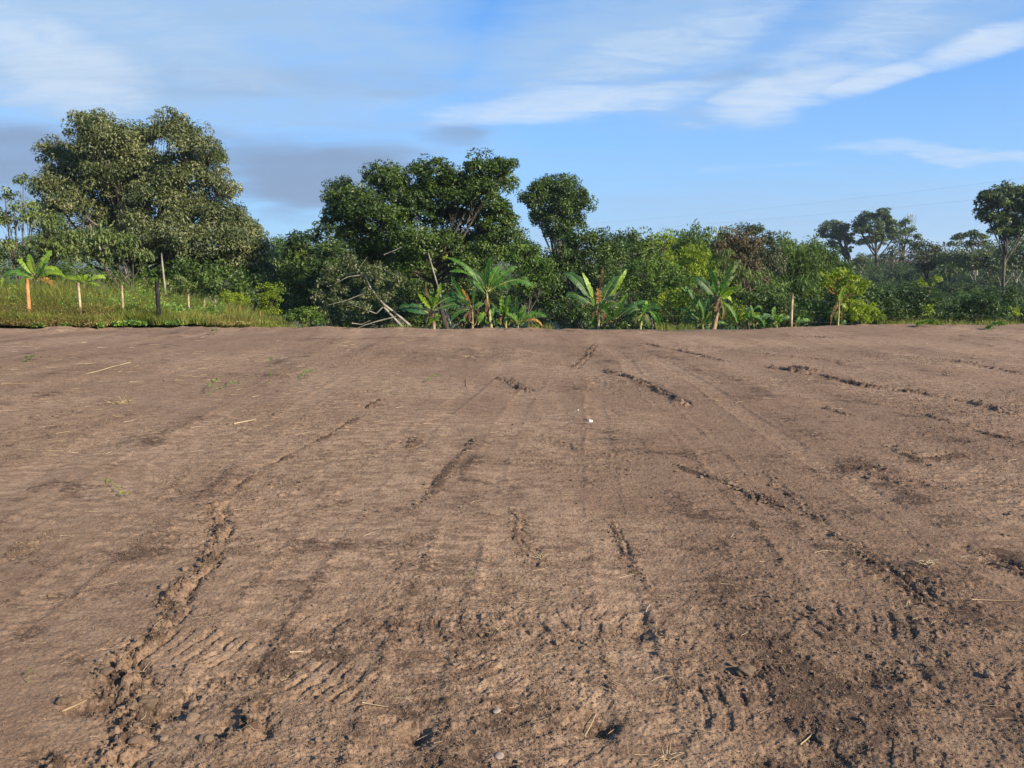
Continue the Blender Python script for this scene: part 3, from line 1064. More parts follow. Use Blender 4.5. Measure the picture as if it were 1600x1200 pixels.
# ------------------------------------------------------------------ weeds along the left edge
def blades(mb, x, y, z, h, wd, lean=.35, tone=None):
    n = len(x)
    base_ = np.stack([x, y, z], 1)
    ln = np.stack([R_.randn(n), R_.randn(n), np.zeros(n)], 1) * lean
    side = nrm(np.stack([R_.randn(n), R_.randn(n) * .5, np.zeros(n)], 1)) * wd
    up_ = np.array([0, 0, 1.])
    p1 = base_ + up_ * (h * .55)[:, None] + ln * (h * .3)[:, None]
    p2 = base_ + up_ * (h * .97)[:, None] + ln * (h * .95)[:, None]
    v = np.stack([base_ - side, base_ + side, p1 + side * .9, p1 - side * .9, p2 + side * .15, p2 - side * .15], 1).reshape(-1, 3)
    k = np.arange(n)[:, None] * 6
    q_ = np.concatenate([k + np.array([[0, 1, 2, 3]]), k + np.array([[3, 2, 4, 5]])])
    mb.add(v, q_, None, np.repeat(R_.rand(n) if tone is None else tone, 6))


def weed_top(px):
    return np.interp(px, [0, 60, 130, 200, 250, 300, 380, 420, 440, 480], [447, 447, 446, 449, 452, 467, 480, 492, 500, 506])


def weed_pts(n, lo=-120, hi=450, d0=22.2, d1=31):
    px = R_.uniform(lo, hi, n)
    D = d0 + .9 * fbm(px / 60., px * 0, 1, 3, 77) + (d1 - d0) * R_.rand(n) ** 1.5 + np.clip((px - 250) / 200, 0, 1) * R_.rand(n) * 7
    x = (px - 800) / FP * D
    z = np.where(D < 23.5, 0.0, terrain_h(x, D))
    top = 1.7 - (weed_top(px) - 415) / FP * D
    return px, x, D, z, top


n = 46000
px, x, D, z, top = weed_pts(n)
h = np.clip((top - z) * R_.uniform(.45, 1.0, n) ** .7, .12, 2.2) * (.32 + .68 * sstep(22.4, 24.6, D + 1.2 * fbm(x, D, .8, 2, 7)))
h *= np.clip(1 + .9 * fbm(x, D, 1.1, 3, 9), .45, 1.3)
mb = MB()
blades(mb, x, D, z, h, .008, .28)
tag(mb.build('tall_grass', M['weed']), 'tall yellow-green grass along the left fence', 'tall grass', kind='stuff')
# darker seedy stems in front
n = 16000
px, x, D, z, top = weed_pts(n, -120, 400, 22.0, 25)
mk = fbm(x, D * 0, .35, 2, 15) > np.where(px < 170, -.6, -.05)
px, x, D, z, top = [a[mk] for a in (px, x, D, z, top)]
n = len(x)
h = np.clip((top - z) * R_.uniform(.15, .62, n) * (.35 + .65 * sstep(22, 23.2, D)), .1, 1.6)
mb = MB()
blades(mb, x, D, z, h, .009, .4)
kk = R_.randint(0, n, 15000)
pos = np.stack([x[kk] + R_.randn(15000) * .12, D[kk] + R_.randn(15000) * .12, z[kk] + h[kk] * R_.uniform(.35, 1.05, 15000)], 1)
add_leaves(mb, pos, R_.randn(15000, 3), .055, .5)
tag(mb.build('dry_weeds', M['weedbrown']), 'brown seedy weeds in front of the grass along the left fence', 'dry weeds', kind='stuff')
# broad-leaved green weeds
n = 34000
px, x, D, z, top = weed_pts(n, -120, 450, 21.9, 28)
mk = (fbm(x, D * 0, .55, 2, 25) + .22 * bell(px - 220, 45) + .2 * bell(px - 320, 60)) + np.where(D < 22.8, .45 * fbm(x, D, 2.5, 2, 27) - .12, 0) > .12
px, x, D, z, top = [a[mk] for a in (px, x, D, z, top)]
n = len(x)
hh_ = (top - z) * R_.uniform(.02, .85, n) * (.12 + .88 * sstep(22.2, 24.5, D)) * np.clip(1 + fbm(x, D, 1.5, 2, 29), .4, 1.3)
pos = np.stack([x, D, z + hh_], 1)
mb = MB()
add_leaves(mb, pos, R_.randn(n, 3) * .7 + np.array([0, -.3, .7]), .085, .55)
tag(mb.build('leafy_weeds', M['weedgreen']), 'green leafy weeds between the grass along the left fence', 'leafy weeds', kind='stuff')


# ragged growth along the crest of the field
n = 5500
px = np.concatenate([R_.uniform(430, 1700, 3500), R_.uniform(1360, 1700, 2000)])
D = edge_dist((px - 800) / FP * 22, np.full(n, 22.)) + .3 + R_.rand(n) * 1.2
x = (px - 800) / FP * D
mk = fbm(x, D * 0, .8, 3, 305) > np.where(px > 1360, -.05, .16)
x, D = x[mk], D[mk]
n = len(x)
mb = MB()
z = np.maximum(terrain_h(x, D), -.10 - .2 * R_.rand(n))
blades(mb, x, D, z, R_.uniform(.05, .26, n), .006, .6)
tag(mb.build('crest_grass', M['weed']), 'thin patches of low grass along the far edge of the soil', 'low grass', kind='stuff')

# ------------------------------------------------------------------ fences
def post_mesh(b, tp, r, sides=9):
    mb = MB()
    pts = bez(b, tp, R_.randn(3) * .01, 8)
    tube(mb, pts, r * 1.02, r * .95, sides, tone=.5, wob=.05)
    return mb


root = empty('wire_fence', P(42, 500, 24.2) * np.array([1, 1, 0]), 'wire fence on wooden posts running through the tall grass at left', 'fence')
FP_ = [(-75, 434, 22.8, .05, 'postgrey'), (42, 435, 22.9, .062, 'postwood'), (122, 441, 23.0, .042, 'postgrey'), (190, 445, 23.2, .038, 'postgrey'), (245, 440, 22.5, .075, 'postblack'), (294, 460, 24.5, .04, 'postgrey'),
       (319, 467, 25.6, .042, 'postgrey'), (336, 468, 26.6, .042, 'postgrey'), (374, 477, 29, .045, 'postwood'), (393, 484, 31, .03, 'postblack'), (406, 486, 33, .055, 'postwood'), (434, 497, 36, .05, 'postwood')]
tops = []
labs = {1: 'orange thick round post', 4: 'thick charred black post', 2: 'pale thin post'}
for k, (px, py, D_, r, mt) in enumerate(FP_):
    tp = P(px, py, D_)
    gz = 0 if D_ < 23.7 else terrain_h(np.array([tp[0]]), np.array([D_]))[0]
    lean = random.uniform(-.04, .04)
    po = post_mesh(np.array([tp[0] + lean, D_, gz - .2]), tp, r * .85).build('post', M[mt], root, smooth=True)
    if k in labs: po['label'] = labs[k]
    tops.append((tp, gz))
for f in (.93, .62, .32):
    mb = MB()
    for (a, ga), (b_, gb) in zip(tops[:-1], tops[1:]):
        p0 = np.array([a[0], a[1] - .05, ga + (a[2] - ga) * f])
        p1 = np.array([b_[0], b_[1] - .05, gb + (b_[2] - gb) * f])
        tube(mb, bez(p0, p1, np.array([0, 0, -.04]), 8), .0028, .0028, 3)
    mb.build('wire', M['wire'], root)

root = empty('wire_fence', P(1238, 500, 23.6) * np.array([1, 1, 0]), 'wire fence with a pale round post at the right edge of the field', 'fence')
tp = P(1238, 459, 23.6)
post_mesh(np.array([tp[0] + .02, 23.6, -.4]), tp, .042).build('post', M['postgrey'], root, smooth=True)
for f in (0.12, .5, .85):
    mb = MB()
    a0_ = tp - np.array([0, .045, f * .95])
    b0_ = P(1640, 497, 26) - np.array([0, 0, f * .4])
    c0_ = P(790, 478, 25.2) - np.array([0, 0, f * .7])
    tube(mb, bez(a0_, b0_, np.array([0, 0, -.15]), 20), .0025, .0025, 3)
    mb.build('wire', M['wire'], root)

# power lines
for (a, b_, sag, lab) in [((700, 374, 150), (1760, 288, 70), -1.5, 'thin lower power line rising across the sky to the right'),
                          ((900, 350, 150), (1760, 258, 70), -1.2, 'thin upper power line rising across the sky to the right')]:
    mb = MB()
    tube(mb, bez(P(*a), P(*b_), np.array([0, 0, sag]), 40), .0045, .0045, 5)
    tag(mb.build('power_line', M['cable'], smooth=True), lab, 'power line')


# ------------------------------------------------------------------ trees
def tree(name, label, D, lobes, mat, lsize=.2, rs=.5, nleaf=55, dens=1.0, base=None, fork=None, r0=.15, bark='bark', group=None, cat='tree',
         aspect=.42, droop=.3, fill=.45, flat=.8, up=.5, twig=.02, frac=.35, extra=None, nolimb=False, limbbark=None, deep=.6, shape=1.0, mats=None):
    """lobes given as (px, py, radius px, depth offset m)"""
    L = []
    for l in lobes:
        dz = l[3] if len(l) > 3 else random.uniform(-deep, deep) * l[2] / FP * D
        c = P(l[0], l[1], D + dz)
        L.append((c, l[2] / FP * D, shape))
    mx_ = np.mean([c[0][0] for c in L])
    if base is None: base = (None, None)
    bx = P(base[0], 500, D)[0] if base[0] is not None else mx_
    gz = terrain_h(np.array([bx]), np.array([float(D)]))[0]
    b0 = np.array([bx, D, gz - .15])
    if fork is None:
        top_ = max(c[0][2] for c in L)
        fk = np.array([mx_, D, gz + (top_ - gz) * .35])
    else:
        fk = P(fork[0], fork[1], D)
    root = empty(name, (bx, D, gz), label, cat, group)
    cm = MB()
    subs = crown(cm, L, rs, nleaf, lsize, dens, aspect, droop, fill, flat, up)
    tm = MB()
    if nolimb:
        tm.v = []
        tube(tm, bez(b0, fk, np.zeros(3), 6), r0, r0 * .7, 8)
    else:
        limbs(tm, b0, fk, L, subs, r0, twig, frac)
    if extra:
        for e in extra:
            pts = [P(a, b_, D + (e[3] if len(e) > 3 else 0)) for a, b_ in e[0]]
            pts = np.array(pts)
            s = np.linspace(0, len(pts) - 1, len(pts) * 4)
            sm = np.stack([np.interp(s, range(len(pts)), pts[:, k]) for k in range(3)], 1)
            em = MB()
            tube(em, sm, e[1], e[2], 7, wob=.05)
            em.build('limb', M[bark], root, smooth=True)
    tm.build('trunk', M[limbbark or bark], root, smooth=True)
    cm.build('crown', M[mat], root)
    return root


# 1 the great grey-green tree at left
tree('broad_tree', 'huge domed grey-green tree behind the left fence, tallest of all', 42,
     [(152, 196, 22), (272, 196, 20), (140, 216, 34), (165, 228, 40), (205, 230, 34), (100, 250, 34), (128, 275, 46), (180, 280, 48), (266, 212, 28), (300, 236, 34), (322, 262, 34), (292, 285, 38), (238, 262, 20),
      (92, 305, 32), (120, 335, 42), (190, 345, 46), (250, 325, 44), (340, 300, 30), (310, 340, 46), (350, 345, 34), (92, 290, 26), (225, 385, 50), (280, 385, 48), (345, 385, 48),
      (385, 372, 36), (405, 395, 26), (150, 395, 48), (375, 420, 44), (300, 430, 45), (95, 385, 36), (240, 215, 16), (400, 425, 24), (72, 335, 20), (215, 260, 34), (160, 300, 40), (190, 240, 36), (215, 300, 40), (262, 295, 34), (75, 295, 18)],
     'greyleaf', .165, .48, 120, 1.45, (225, 500), (215, 400), .26, 'palebark', deep=1.3, droop=.9, limbbark='bark',
     extra=[([(262, 505), (259, 460), (255, 425), (252, 395)], .065, .03, -7), ([(200, 505), (208, 460), (195, 415), (180, 370)], .14, .05, -3),
            ([(235, 505), (228, 455), (222, 410), (225, 340)], .14, .05, -2), ([(180, 505), (176, 450), (165, 410), (140, 350)], .10, .04, -3),
            ([(240, 400), (250, 340), (262, 230)], .12, .03, 0), ([(200, 390), (185, 300), (165, 220)], .12, .03, 0), ([(250, 400), (300, 340), (325, 270)], .12, .03, 0)])
# 2 sparse tree at left margin
tree('sparse_tree', 'sparse young tree with drooping leaf clusters at the left margin', 33,
     [(36, 284, 9), (8, 308, 13), (22, 325, 12), (52, 322, 12), (12, 350, 20), (48, 345, 22), (80, 352, 24), (70, 385, 26), (20, 385, 16), (95, 400, 26), (115, 375, 20), (-20, 340, 20), (-25, 400, 30), (50, 415, 20)],
     'pale', .19, .26, 26, .8, (20, 500), (35, 425), .07, 'bark', droop=1.2, aspect=.35, fill=.2, twig=.012, frac=.8)
tree('compound_leaf_tree', 'light green drooping-leaved young tree in front of the domed tree', 30,
     [(140, 385, 18), (165, 372, 20), (190, 390, 20), (205, 380, 14), (150, 405, 16), (225, 405, 14), (180, 408, 14)],
     'pale', .22, .26, 26, .9, (213, 500), (205, 440), .05, 'palebark', droop=1.6, limbbark='bark', aspect=.32, fill=.2, twig=.012, frac=.6)
for px, py, rx, D_ in [(100, 440, 40, 37), (160, 450, 36, 38), (290, 440, 40, 38), (345, 445, 40, 38), (400, 460, 40, 41), (440, 470, 42, 44), (475, 440, 45, 46), (60, 455, 30, 36), (230, 450, 40, 39),
                       (500, 470, 40, 45)]:
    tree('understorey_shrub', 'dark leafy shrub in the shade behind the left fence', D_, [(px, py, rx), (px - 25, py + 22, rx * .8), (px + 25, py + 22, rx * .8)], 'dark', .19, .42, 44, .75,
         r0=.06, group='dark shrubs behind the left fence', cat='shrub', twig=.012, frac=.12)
tree('lime_shrub', 'small yellow-green bush behind the fence right of the black post', 35, [(362, 468, 17), (378, 474, 12)], 'lime', .10, .18, 40, 1, r0=.03, cat='shrub', twig=.008, frac=.2)
tree('lime_shrub', 'tall yellow-green bush at the end of the left fence', 36, [(412, 452, 12), (424, 470, 15), (420, 490, 17), (436, 455, 10)], 'lime', .10, .2, 40, 1, r0=.03, cat='shrub', twig=.008, frac=.2)
tree('lime_shrub', 'low rounded bright bush on the crest right of the fence end', 27, [(462, 498, 16), (488, 500, 18), (505, 505, 12), (475, 490, 10)], 'mid', .08, .14, 44, 1, r0=.03, cat='shrub', twig=.006, frac=.2)
tree('pale_twiggy_bush', 'pale twiggy bush beside the black post', 29, [(282, 440, 9), (295, 452, 12), (275, 462, 14)], 'pale', .10, .13, 26, .8, r0=.02, cat='shrub', twig=.006, frac=.5)

# dark tree left of centre
tree('dark_tree', 'low dark tree between the domed tree and the centre tree', 46,
     [(478, 378, 24), (510, 372, 26), (470, 400, 30), (520, 405, 34), (495, 435, 40), (545, 430, 36), (450, 425, 28)], 'dark', .22, .5, 62, 1.0, r0=.14)
tree('pale_far_tree', 'pale hazy green tree top seen in the gap beside the domed tree', 85, [(440, 392, 22), (430, 410, 22), (455, 412, 24)], 'mid', .3, .7, 50, 1, r0=.15)

# 7 centre tree
tree('large_tree', 'big dark green tree with open spreading crown in the centre', 38,
     [(537, 312, 30), (560, 330, 36), (598, 292, 32), (625, 305, 34), (590, 345, 40), (648, 340, 36), (680, 278, 32), (705, 300, 34), (672, 312, 32), (752, 270, 30), (782, 290, 26), (740, 300, 30), (715, 345, 36),
      (768, 335, 28), (640, 385, 38), (690, 385, 36), (790, 378, 32), (745, 385, 34), (560, 375, 34), (600, 395, 34), (530, 345, 22), (790, 262, 16), (655, 268, 14), (770, 400, 30), (812, 400, 28), (720, 310, 26), (755, 310, 26), (640, 420, 34), (690, 420, 32), (575, 410, 34), (735, 425, 32), (620, 345, 30), (780, 350, 26)],
     'dark', .155, .36, 100, 1.25, (704, 505), (668, 400), .13, 'palebark', deep=1.2, droop=.4, limbbark='bark',
     extra=[([(706, 512), (692, 475), (679, 430), (669, 395)], .055, .03, -3)])
# shade-side undergrowth, centre
for k, (px, py, rx, D_, mt) in enumerate([(545, 465, 38, 44, 'dark'), (590, 455, 42, 45, 'dark'), (640, 450, 45, 46, 'dark'), (690, 450, 42, 46, 'dark'), (740, 455, 42, 46, 'dark'), (790, 460, 40, 45, 'dark'),
                                      (835, 460, 40, 44, 'dark'), (615, 490, 40, 41, 'dark'), (690, 490, 40, 42, 'dark'), (770, 492, 36, 42, 'dark'), (560, 495, 36, 41, 'dark'), (520, 500, 30, 41, 'dark'),
                                      (880, 485, 36, 40, 'dark'), (930, 490, 36, 40, 'dark'), (1000, 495, 36, 40, 'dark'), (1060, 495, 36, 40, 'dark'), (1150, 490, 40, 44, 'dark'), (1210, 480, 40, 44, 'dark'),
                                      (1100, 470, 40, 46, 'dark'), (640, 420, 40, 50, 'dark'), (720, 420, 40, 50, 'dark'), (590, 425, 38, 50, 'dark')]):
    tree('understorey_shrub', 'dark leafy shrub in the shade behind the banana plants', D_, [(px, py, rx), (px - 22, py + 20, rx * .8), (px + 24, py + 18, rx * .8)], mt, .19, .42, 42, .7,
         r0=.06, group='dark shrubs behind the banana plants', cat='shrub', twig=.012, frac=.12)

# bright bush right of the centre tree
tree('bright_bush', 'bright green bushy tree right of the tall banana plant', 33, [(822, 395, 20), (838, 420, 26), (815, 430, 22), (850, 445, 22), (822, 455, 18), (800, 410, 14)], 'mid', .13, .24, 44, .9, r0=.06, cat='tree', twig=.01, frac=.3)
# 8 leaning pale tree
root = tree('leaning_tree', 'half-fallen pale tree with bare twisting branches at the field edge', 27,
            [(545, 405, 12), (550, 420, 14), (512, 440, 14), (500, 465, 16), (530, 455, 12), (600, 445, 16), (618, 440, 14), (575, 460, 12), (545, 482, 14), (505, 490, 12), (520, 425, 12), (585, 425, 14), (600, 465, 16), (570, 485, 14), (525, 475, 14), (560, 440, 14)],
            'greyleaf', .10, .18, 40, 1.3, (642, 505), (600, 480), .055, 'palebark', droop=.5, fill=.1, twig=.007, frac=.5, nolimb=True,
            extra=[([(642, 510), (625, 495), (600, 476), (580, 452), (570, 432), (558, 420), (552, 410)], .05, .014, 0), ([(622, 494), (590, 502), (570, 508), (560, 512)], .03, .012, -.4),
                   ([(565, 430), (545, 432), (515, 447)], .018, .008, -.2), ([(570, 458), (540, 470), (511, 477)], .02, .008, -.3), ([(600, 478), (588, 490), (560, 480), (545, 473)], .022, .008, -.2),
                   ([(600, 398), (615, 392), (630, 385)], .025, .008, 3), ([(570, 440), (560, 420), (575, 400)], .015, .006, 0), ([(550, 505), (565, 507), (580, 500)], .02, .008, -.3)])

# 10 lone round tree
tree('round_crowned_tree', 'lone dark round-crowned tree standing above the centre treeline', 62,
     [(846, 300, 24), (870, 296, 22), (892, 305, 24), (832, 318, 20), (908, 322, 18), (860, 322, 28), (885, 330, 26), (868, 350, 24), (850, 342, 20), (895, 348, 18), (880, 368, 16), (862, 368, 14)],
     'dark', .22, .5, 100, 1.3, (872, 500), (870, 385), .2, 'palebark', extra=[([(866, 410), (868, 385), (862, 360)], .14, .06), ([(876, 410), (875, 385), (882, 355)], .14, .06)])

# 11 middle row
tree('broadleaf_tree', 'glossy dark leaved tree right of the lone round tree', 38, [(905, 380, 24), (930, 378, 22), (885, 400, 28), (925, 410, 34), (890, 435, 36), (940, 440, 36), (960, 400, 26), (862, 425, 30), (855, 455, 34), (900, 465, 34), (870, 480, 30)],
     'dark', .16, .34, 56, .95, r0=.10)
tree('broadleaf_tree', 'dark twiggy tree with ragged top left of the lime green bushes', 41, [(975, 380, 20), (1000, 378, 16), (985, 398, 26), (965, 410, 26), (1010, 400, 16)], 'dark', .17, .34, 50, .95, r0=.09)
tree('shaggy_shrub', 'olive speckled shrub behind the middle banana plants', 33, [(1000, 430, 30), (1035, 425, 28), (985, 460, 32), (1030, 465, 34), (1060, 450, 26), (1010, 490, 30), (965, 450, 26), (1055, 485, 26)], 'mid', .12, .25, 44, .9, r0=.06, cat='shrub', twig=.01, frac=.2)
tree('lime_shrub', 'tall lime green bamboo-like bush behind the middle bananas', 48, [(1015, 395, 22), (1035, 382, 20), (1030, 410, 24), (1005, 415, 18)], 'lime', .16, .3, 50, .95, r0=.06, cat='shrub')
tree('lime_shrub', 'lime green bush left of the brown-topped tree', 44, [(1085, 410, 28), (1095, 440, 26), (1075, 435, 24), (1105, 425, 20)], 'lime', .15, .3, 50, .9, r0=.06, cat='shrub')
tree('lime_shrub', 'low lime bush at the foot of the speckled shrub', 30, [(1045, 468, 18), (1065, 480, 16), (1085, 470, 14), (1030, 478, 12)], 'lime', .10, .2, 40, .7, r0=.03, cat='shrub', twig=.008)
tree('lime_shrub', 'low feathery green bush between the pale banana stem and the post', 27, [(1150, 488, 16), (1168, 498, 16), (1140, 500, 12), (1185, 502, 10)], 'lime', .08, .16, 40, .75, r0=.03, cat='shrub', twig=.006)
tree('low_shrub', 'dark low shrub under the orange-leaved banana', 30, [(890, 485, 24), (870, 495, 22), (985, 490, 20), (905, 500, 20)], 'dark', .12, .22, 40, .8, r0=.03, cat='shrub')


# 12 bamboo grove: arching feathery culms
def bamboo(label, D, heads, mat='bamboo'):
    bx = np.mean([h_[0] for h_ in heads])
    b0 = P(bx, 500, D)
    gz = terrain_h(b0[:1], np.array([float(D)]))[0]
    root = empty('bamboo_clump', (b0[0], D, gz), label, 'bamboo', 'bamboo clumps on the hollow side')
    cm, tm = MB(), MB()
    for (hx_, hy_, r) in heads:
        R = r / FP * D
        for k in range(10):
            hp = P(hx_, hy_, D + R_.uniform(-1, 1) * R) + R_.randn(3) * np.array([R * .7, .2, R * .45])
            st = np.array([b0[0] + (hp[0] - b0[0]) * .75 + R_.randn() * .4, hp[1] + R_.randn() * .3, gz])
            ctrl = np.array([(hp - st)[0] * -.35, 0, (hp - st)[2] * .3])
            c_ = bez(st, hp, ctrl, 12)
            tube(tm, c_, .045, .01, 4)
            tip = c_[-7:]
            nl = 230
            s = R_.rand(nl) * 6
            p_ = np.stack([np.interp(s, range(7), tip[:, a]) for a in range(3)], 1)
            spread = .25 + .42 * (1 - np.abs(s / 6 - .45))
            p_ = p_ + R_.randn(nl, 3) * spread[:, None] * np.array([1, 1, .6]) * R * .50
            p_[:, 2] -= np.abs(R_.randn(nl)) * .15
            add_leaves(cm, p_, R_.randn(nl, 3) * .5 + np.array([0, -.2, .7]), .40, .27, 1.3, np.clip(R_.rand() * .6 + .4 * R_.rand(nl), 0, 1))
    tm.build('culms', M['bandark'], root, smooth=True)
    cm.build('foliage', M[mat], root)


bamboo('feathery bamboo clump at the left end of the grove', 58, [(1055, 385, 22), (1075, 372, 22), (1060, 405, 26), (1085, 395, 26), (1050, 425, 26), (1095, 425, 26)])
bamboo('feathery bamboo clump just left of the tall grey-green tree', 60, [(1105, 375, 24), (1128, 372, 22), (1140, 392, 26), (1110, 400, 28), (1130, 430, 28), (1150, 440, 28)])
bamboo('feathery bamboo clump right of the tall grey-green tree', 62, [(1220, 382, 20), (1240, 385, 24), (1225, 405, 26), (1210, 425, 28), (1245, 420, 28), (1235, 445, 26)])
bamboo('feathery bamboo clump at the right end of the grove', 64, [(1262, 385, 24), (1285, 392, 24), (1300, 405, 20), (1270, 415, 28), (1295, 428, 24), (1260, 445, 28), (1310, 440, 18)])
bamboo('darker bamboo low in the hollow left of the sapling', 50, [(1180, 440, 26), (1215, 455, 26), (1250, 462, 26), (1195, 475, 26), (1280, 462, 24), (1240, 485, 26)], 'bamboo')
tree('greygreen_tree', 'tall grey-green tree rising above the bamboo grove', 56, [(1165, 368, 18), (1180, 364, 14), (1195, 385, 20), (1165, 390, 24), (1205, 405, 20), (1175, 415, 28), (1195, 430, 28)], 'farolive', .2, .4, 50, .95, r0=.14)
# 13 brown topped tree
tree('brown_tree', 'thin tree with brown dry seed clusters above the pale banana stem', 34, [(1135, 372, 14), (1155, 378, 18), (1130, 390, 18), (1165, 395, 18), (1180, 385, 12), (1150, 408, 18), (1185, 418, 12), (1170, 450, 12), (1195, 440, 10)],
     'brownleaf', .12, .2, 30, .9, (1174, 505), (1160, 420), .06, 'bark', droop=1, twig=.01, frac=.8, extra=[([(1174, 505), (1172, 455), (1165, 410)], .05, .03)])
tree('drooping_tree', 'slim tree with long drooping green leaves beside the pale banana stem', 29, [(1128, 415, 16), (1145, 425, 16), (1120, 440, 14), (1150, 445, 14), (1135, 400, 12), (1165, 432, 12), (1180, 445, 8)],
     'pale', .22, .2, 20, .75, (1128, 505), (1132, 455), .04, 'bark', droop=2.2, aspect=.2, fill=.1, twig=.01)

# right-hand shrubs on the crest
tree('lime_shrub', 'tall yellow-green shrub on a thin stem right of the post', 27, [(1295, 437, 12), (1310, 432, 14), (1330, 438, 10), (1345, 448, 10), (1318, 450, 14), (1290, 448, 8), (1335, 458, 10)], 'lime', .12, .17, 34, .9, (1310, 505), (1309, 460), .035, 'postwood', cat='shrub', twig=.008, frac=.5)
tree('lime_shrub', 'spreading bright yellow-green bush on the crest at right', 27, [(1335, 485, 18), (1352, 490, 18), (1368, 498, 12), (1320, 492, 16), (1340, 500, 18), (1325, 475, 10)], 'lime', .09, .16, 42, .95, r0=.03, cat='shrub', twig=.006, frac=.15)
tree('low_shrub', 'olive shrub between the post and the yellow-green bush', 27.5, [(1262, 485, 14), (1280, 488, 16), (1292, 495, 14), (1250, 495, 12), (1270, 478, 10)], 'mid', .09, .16, 40, .85, r0=.03, cat='shrub', twig=.006, frac=.15)
tree('low_shrub', 'dark green shrub left of the post at the field edge', 29, [(1195, 480, 20), (1220, 485, 18), (1180, 495, 18), (1205, 498, 16), (1165, 470, 16), (1150, 460, 14)], 'dark', .12, .2, 40, .85, r0=.03, cat='shrub')

# 16 right tree
tree('tall_tree', 'tall open tree with layered dark crown at the right margin', 82,
     [(1545, 312, 17), (1572, 302, 15), (1598, 305, 18), (1560, 322, 18), (1590, 330, 20), (1540, 335, 14), (1615, 325, 24), (1552, 345, 12), (1630, 310, 26), (1580, 348, 12), (1605, 352, 14), (1560, 360, 13), (1578, 366, 13), (1594, 365, 13), (1568, 345, 14)],
     'far', .38, .55, 56, 1.2, (1568, 500), (1570, 375), .16, 'bark', fill=.3, twig=.04, frac=.5, extra=[([(1568, 430), (1570, 380), (1573, 345)], .17, .08)])
# 17 far trees
tree('eucalyptus', 'umbrella-shaped far tree, largest of the group near the mast', 165, [(1352, 345, 14), (1372, 338, 15), (1390, 350, 14), (1345, 362, 14), (1362, 358, 18), (1382, 368, 18), (1400, 365, 11), (1370, 378, 14), (1350, 378, 10), (1340, 352, 8)],
     'far', .45, .85, 75, 1.0, (1369, 500), (1368, 392), .3, 'bark', twig=.08, flat=.5, fill=.3, extra=[([(1370, 420), (1369, 395), (1367, 370)], .34, .2)])
tree('eucalyptus', 'far tree left of the umbrella-shaped one', 170, [(1290, 358, 11), (1305, 352, 12), (1318, 360, 12), (1288, 370, 10), (1310, 372, 16), (1325, 378, 12), (1300, 385, 10), (1322, 392, 10)],
     'far', .45, .85, 75, 1.0, (1327, 500), (1322, 398), .25, 'bark', twig=.07, flat=.5, fill=.3, extra=[([(1328, 420), (1327, 400), (1320, 380)], .35, .2), ([(1321, 420), (1320, 400), (1312, 380)], .25, .2)])
tree('eucalyptus', 'thin open far tree just left of the mast', 175, [(1405, 352, 8), (1415, 350, 9), (1410, 365, 10), (1422, 362, 8), (1432, 372, 9), (1415, 380, 10), (1430, 385, 7), (1402, 380, 8)],
     'far', .6, .7, 22, .8, (1408, 500), (1408, 395), .3, 'bark', twig=.06, flat=.6, fill=.1, extra=[([(1407, 420), (1406, 390), (1407, 355)], .25, .12), ([(1411, 420), (1413, 390), (1417, 355)], .2, .12)])
tree('olive_tree', 'brownish rounded tree below the mast', 140, [(1395, 395, 10), (1388, 408, 12), (1400, 405, 10)], 'farolive', .5, .8, 36, .9, r0=.2, twig=.05)
tree('olive_tree', 'wide olive tree right of the mast', 120, [(1440, 390, 15), (1455, 395, 16), (1435, 408, 17), (1460, 412, 17), (1445, 420, 18), (1470, 402, 10)], 'farolive', .42, .8, 44, 1, r0=.25, twig=.05)
tree('flat_topped_tree', 'flat-topped far tree between the olive tree and the right margin', 125, [(1500, 372, 11), (1515, 369, 12), (1532, 373, 11), (1490, 382, 9), (1520, 384, 12), (1540, 382, 7)],
     'far', .45, .75, 44, 1.0, (1520, 500), (1520, 395), .28, 'palebark', flat=.5, shape=.7, twig=.05, extra=[([(1521, 430), (1520, 400), (1518, 380)], .22, .15), ([(1526, 430), (1524, 405), (1530, 380)], .2, .1)])
for px, py, r, D_ in [(1495, 408, 20, 115), (1525, 410, 20, 112), (1555, 405, 19, 112), (1590, 385, 20, 105), (1600, 408, 22, 100), (1570, 415, 18, 100), (1620, 395, 24, 100), (1545, 392, 12, 120), (1480, 425, 14, 105), (1345, 408, 10, 150), (1470, 412, 16, 118)]:
    tree('far_tree', 'rounded green tree in the belt beyond the coffee field', D_, [(px, py, r), (px - r * .7, py + r * .5, r * .7), (px + r * .7, py + r * .5, r * .7)], 'far', .42, .8, 44, .95, r0=.16, bark='palebark',
         group='rounded trees beyond the coffee field', twig=.04, frac=.2)
# trees off both margins and behind, so that nothing ends in a bare sky
for px, D_, top in [(-220, 40, 330), (-380, 38, 380), (1760, 70, 350), (1900, 60, 380)]:
    tree('side_tree', 'leafy tree standing beyond the margin of the view', D_, [(px, top + 40, 50), (px - 40, top + 80, 50), (px + 40, top + 85, 50), (px, top + 120, 50)], 'mid', .3, .7, 40, .7, r0=.2,
         group='trees beyond the margins', frac=.1)
# wood at the far side: a mass beyond the grove
mb = MB()
L = []
for k in range(130):
    px = R_.uniform(-300, 1900)
    D_ = R_.uniform(95, 170) if px < 1330 else R_.uniform(185, 300)
    rr_ = R_.uniform(2.2, 4.2)
    x_ = (px - 800) / FP * D_
    z_ = terrain_h(np.array([x_]), np.array([D_]))[0]
    if 1370 < px < 1450: continue
    L.append((np.array([x_, D_, z_ + rr_ * (.8 if px < 1330 else .25)]), rr_, .9))
crown(mb, L, 1.1, 40, .6, .7, fill=.7)
tag(mb.build('far_wood', M['far']), 'low far-off wood filling the hollow beyond the grove', 'wood', kind='stuff')

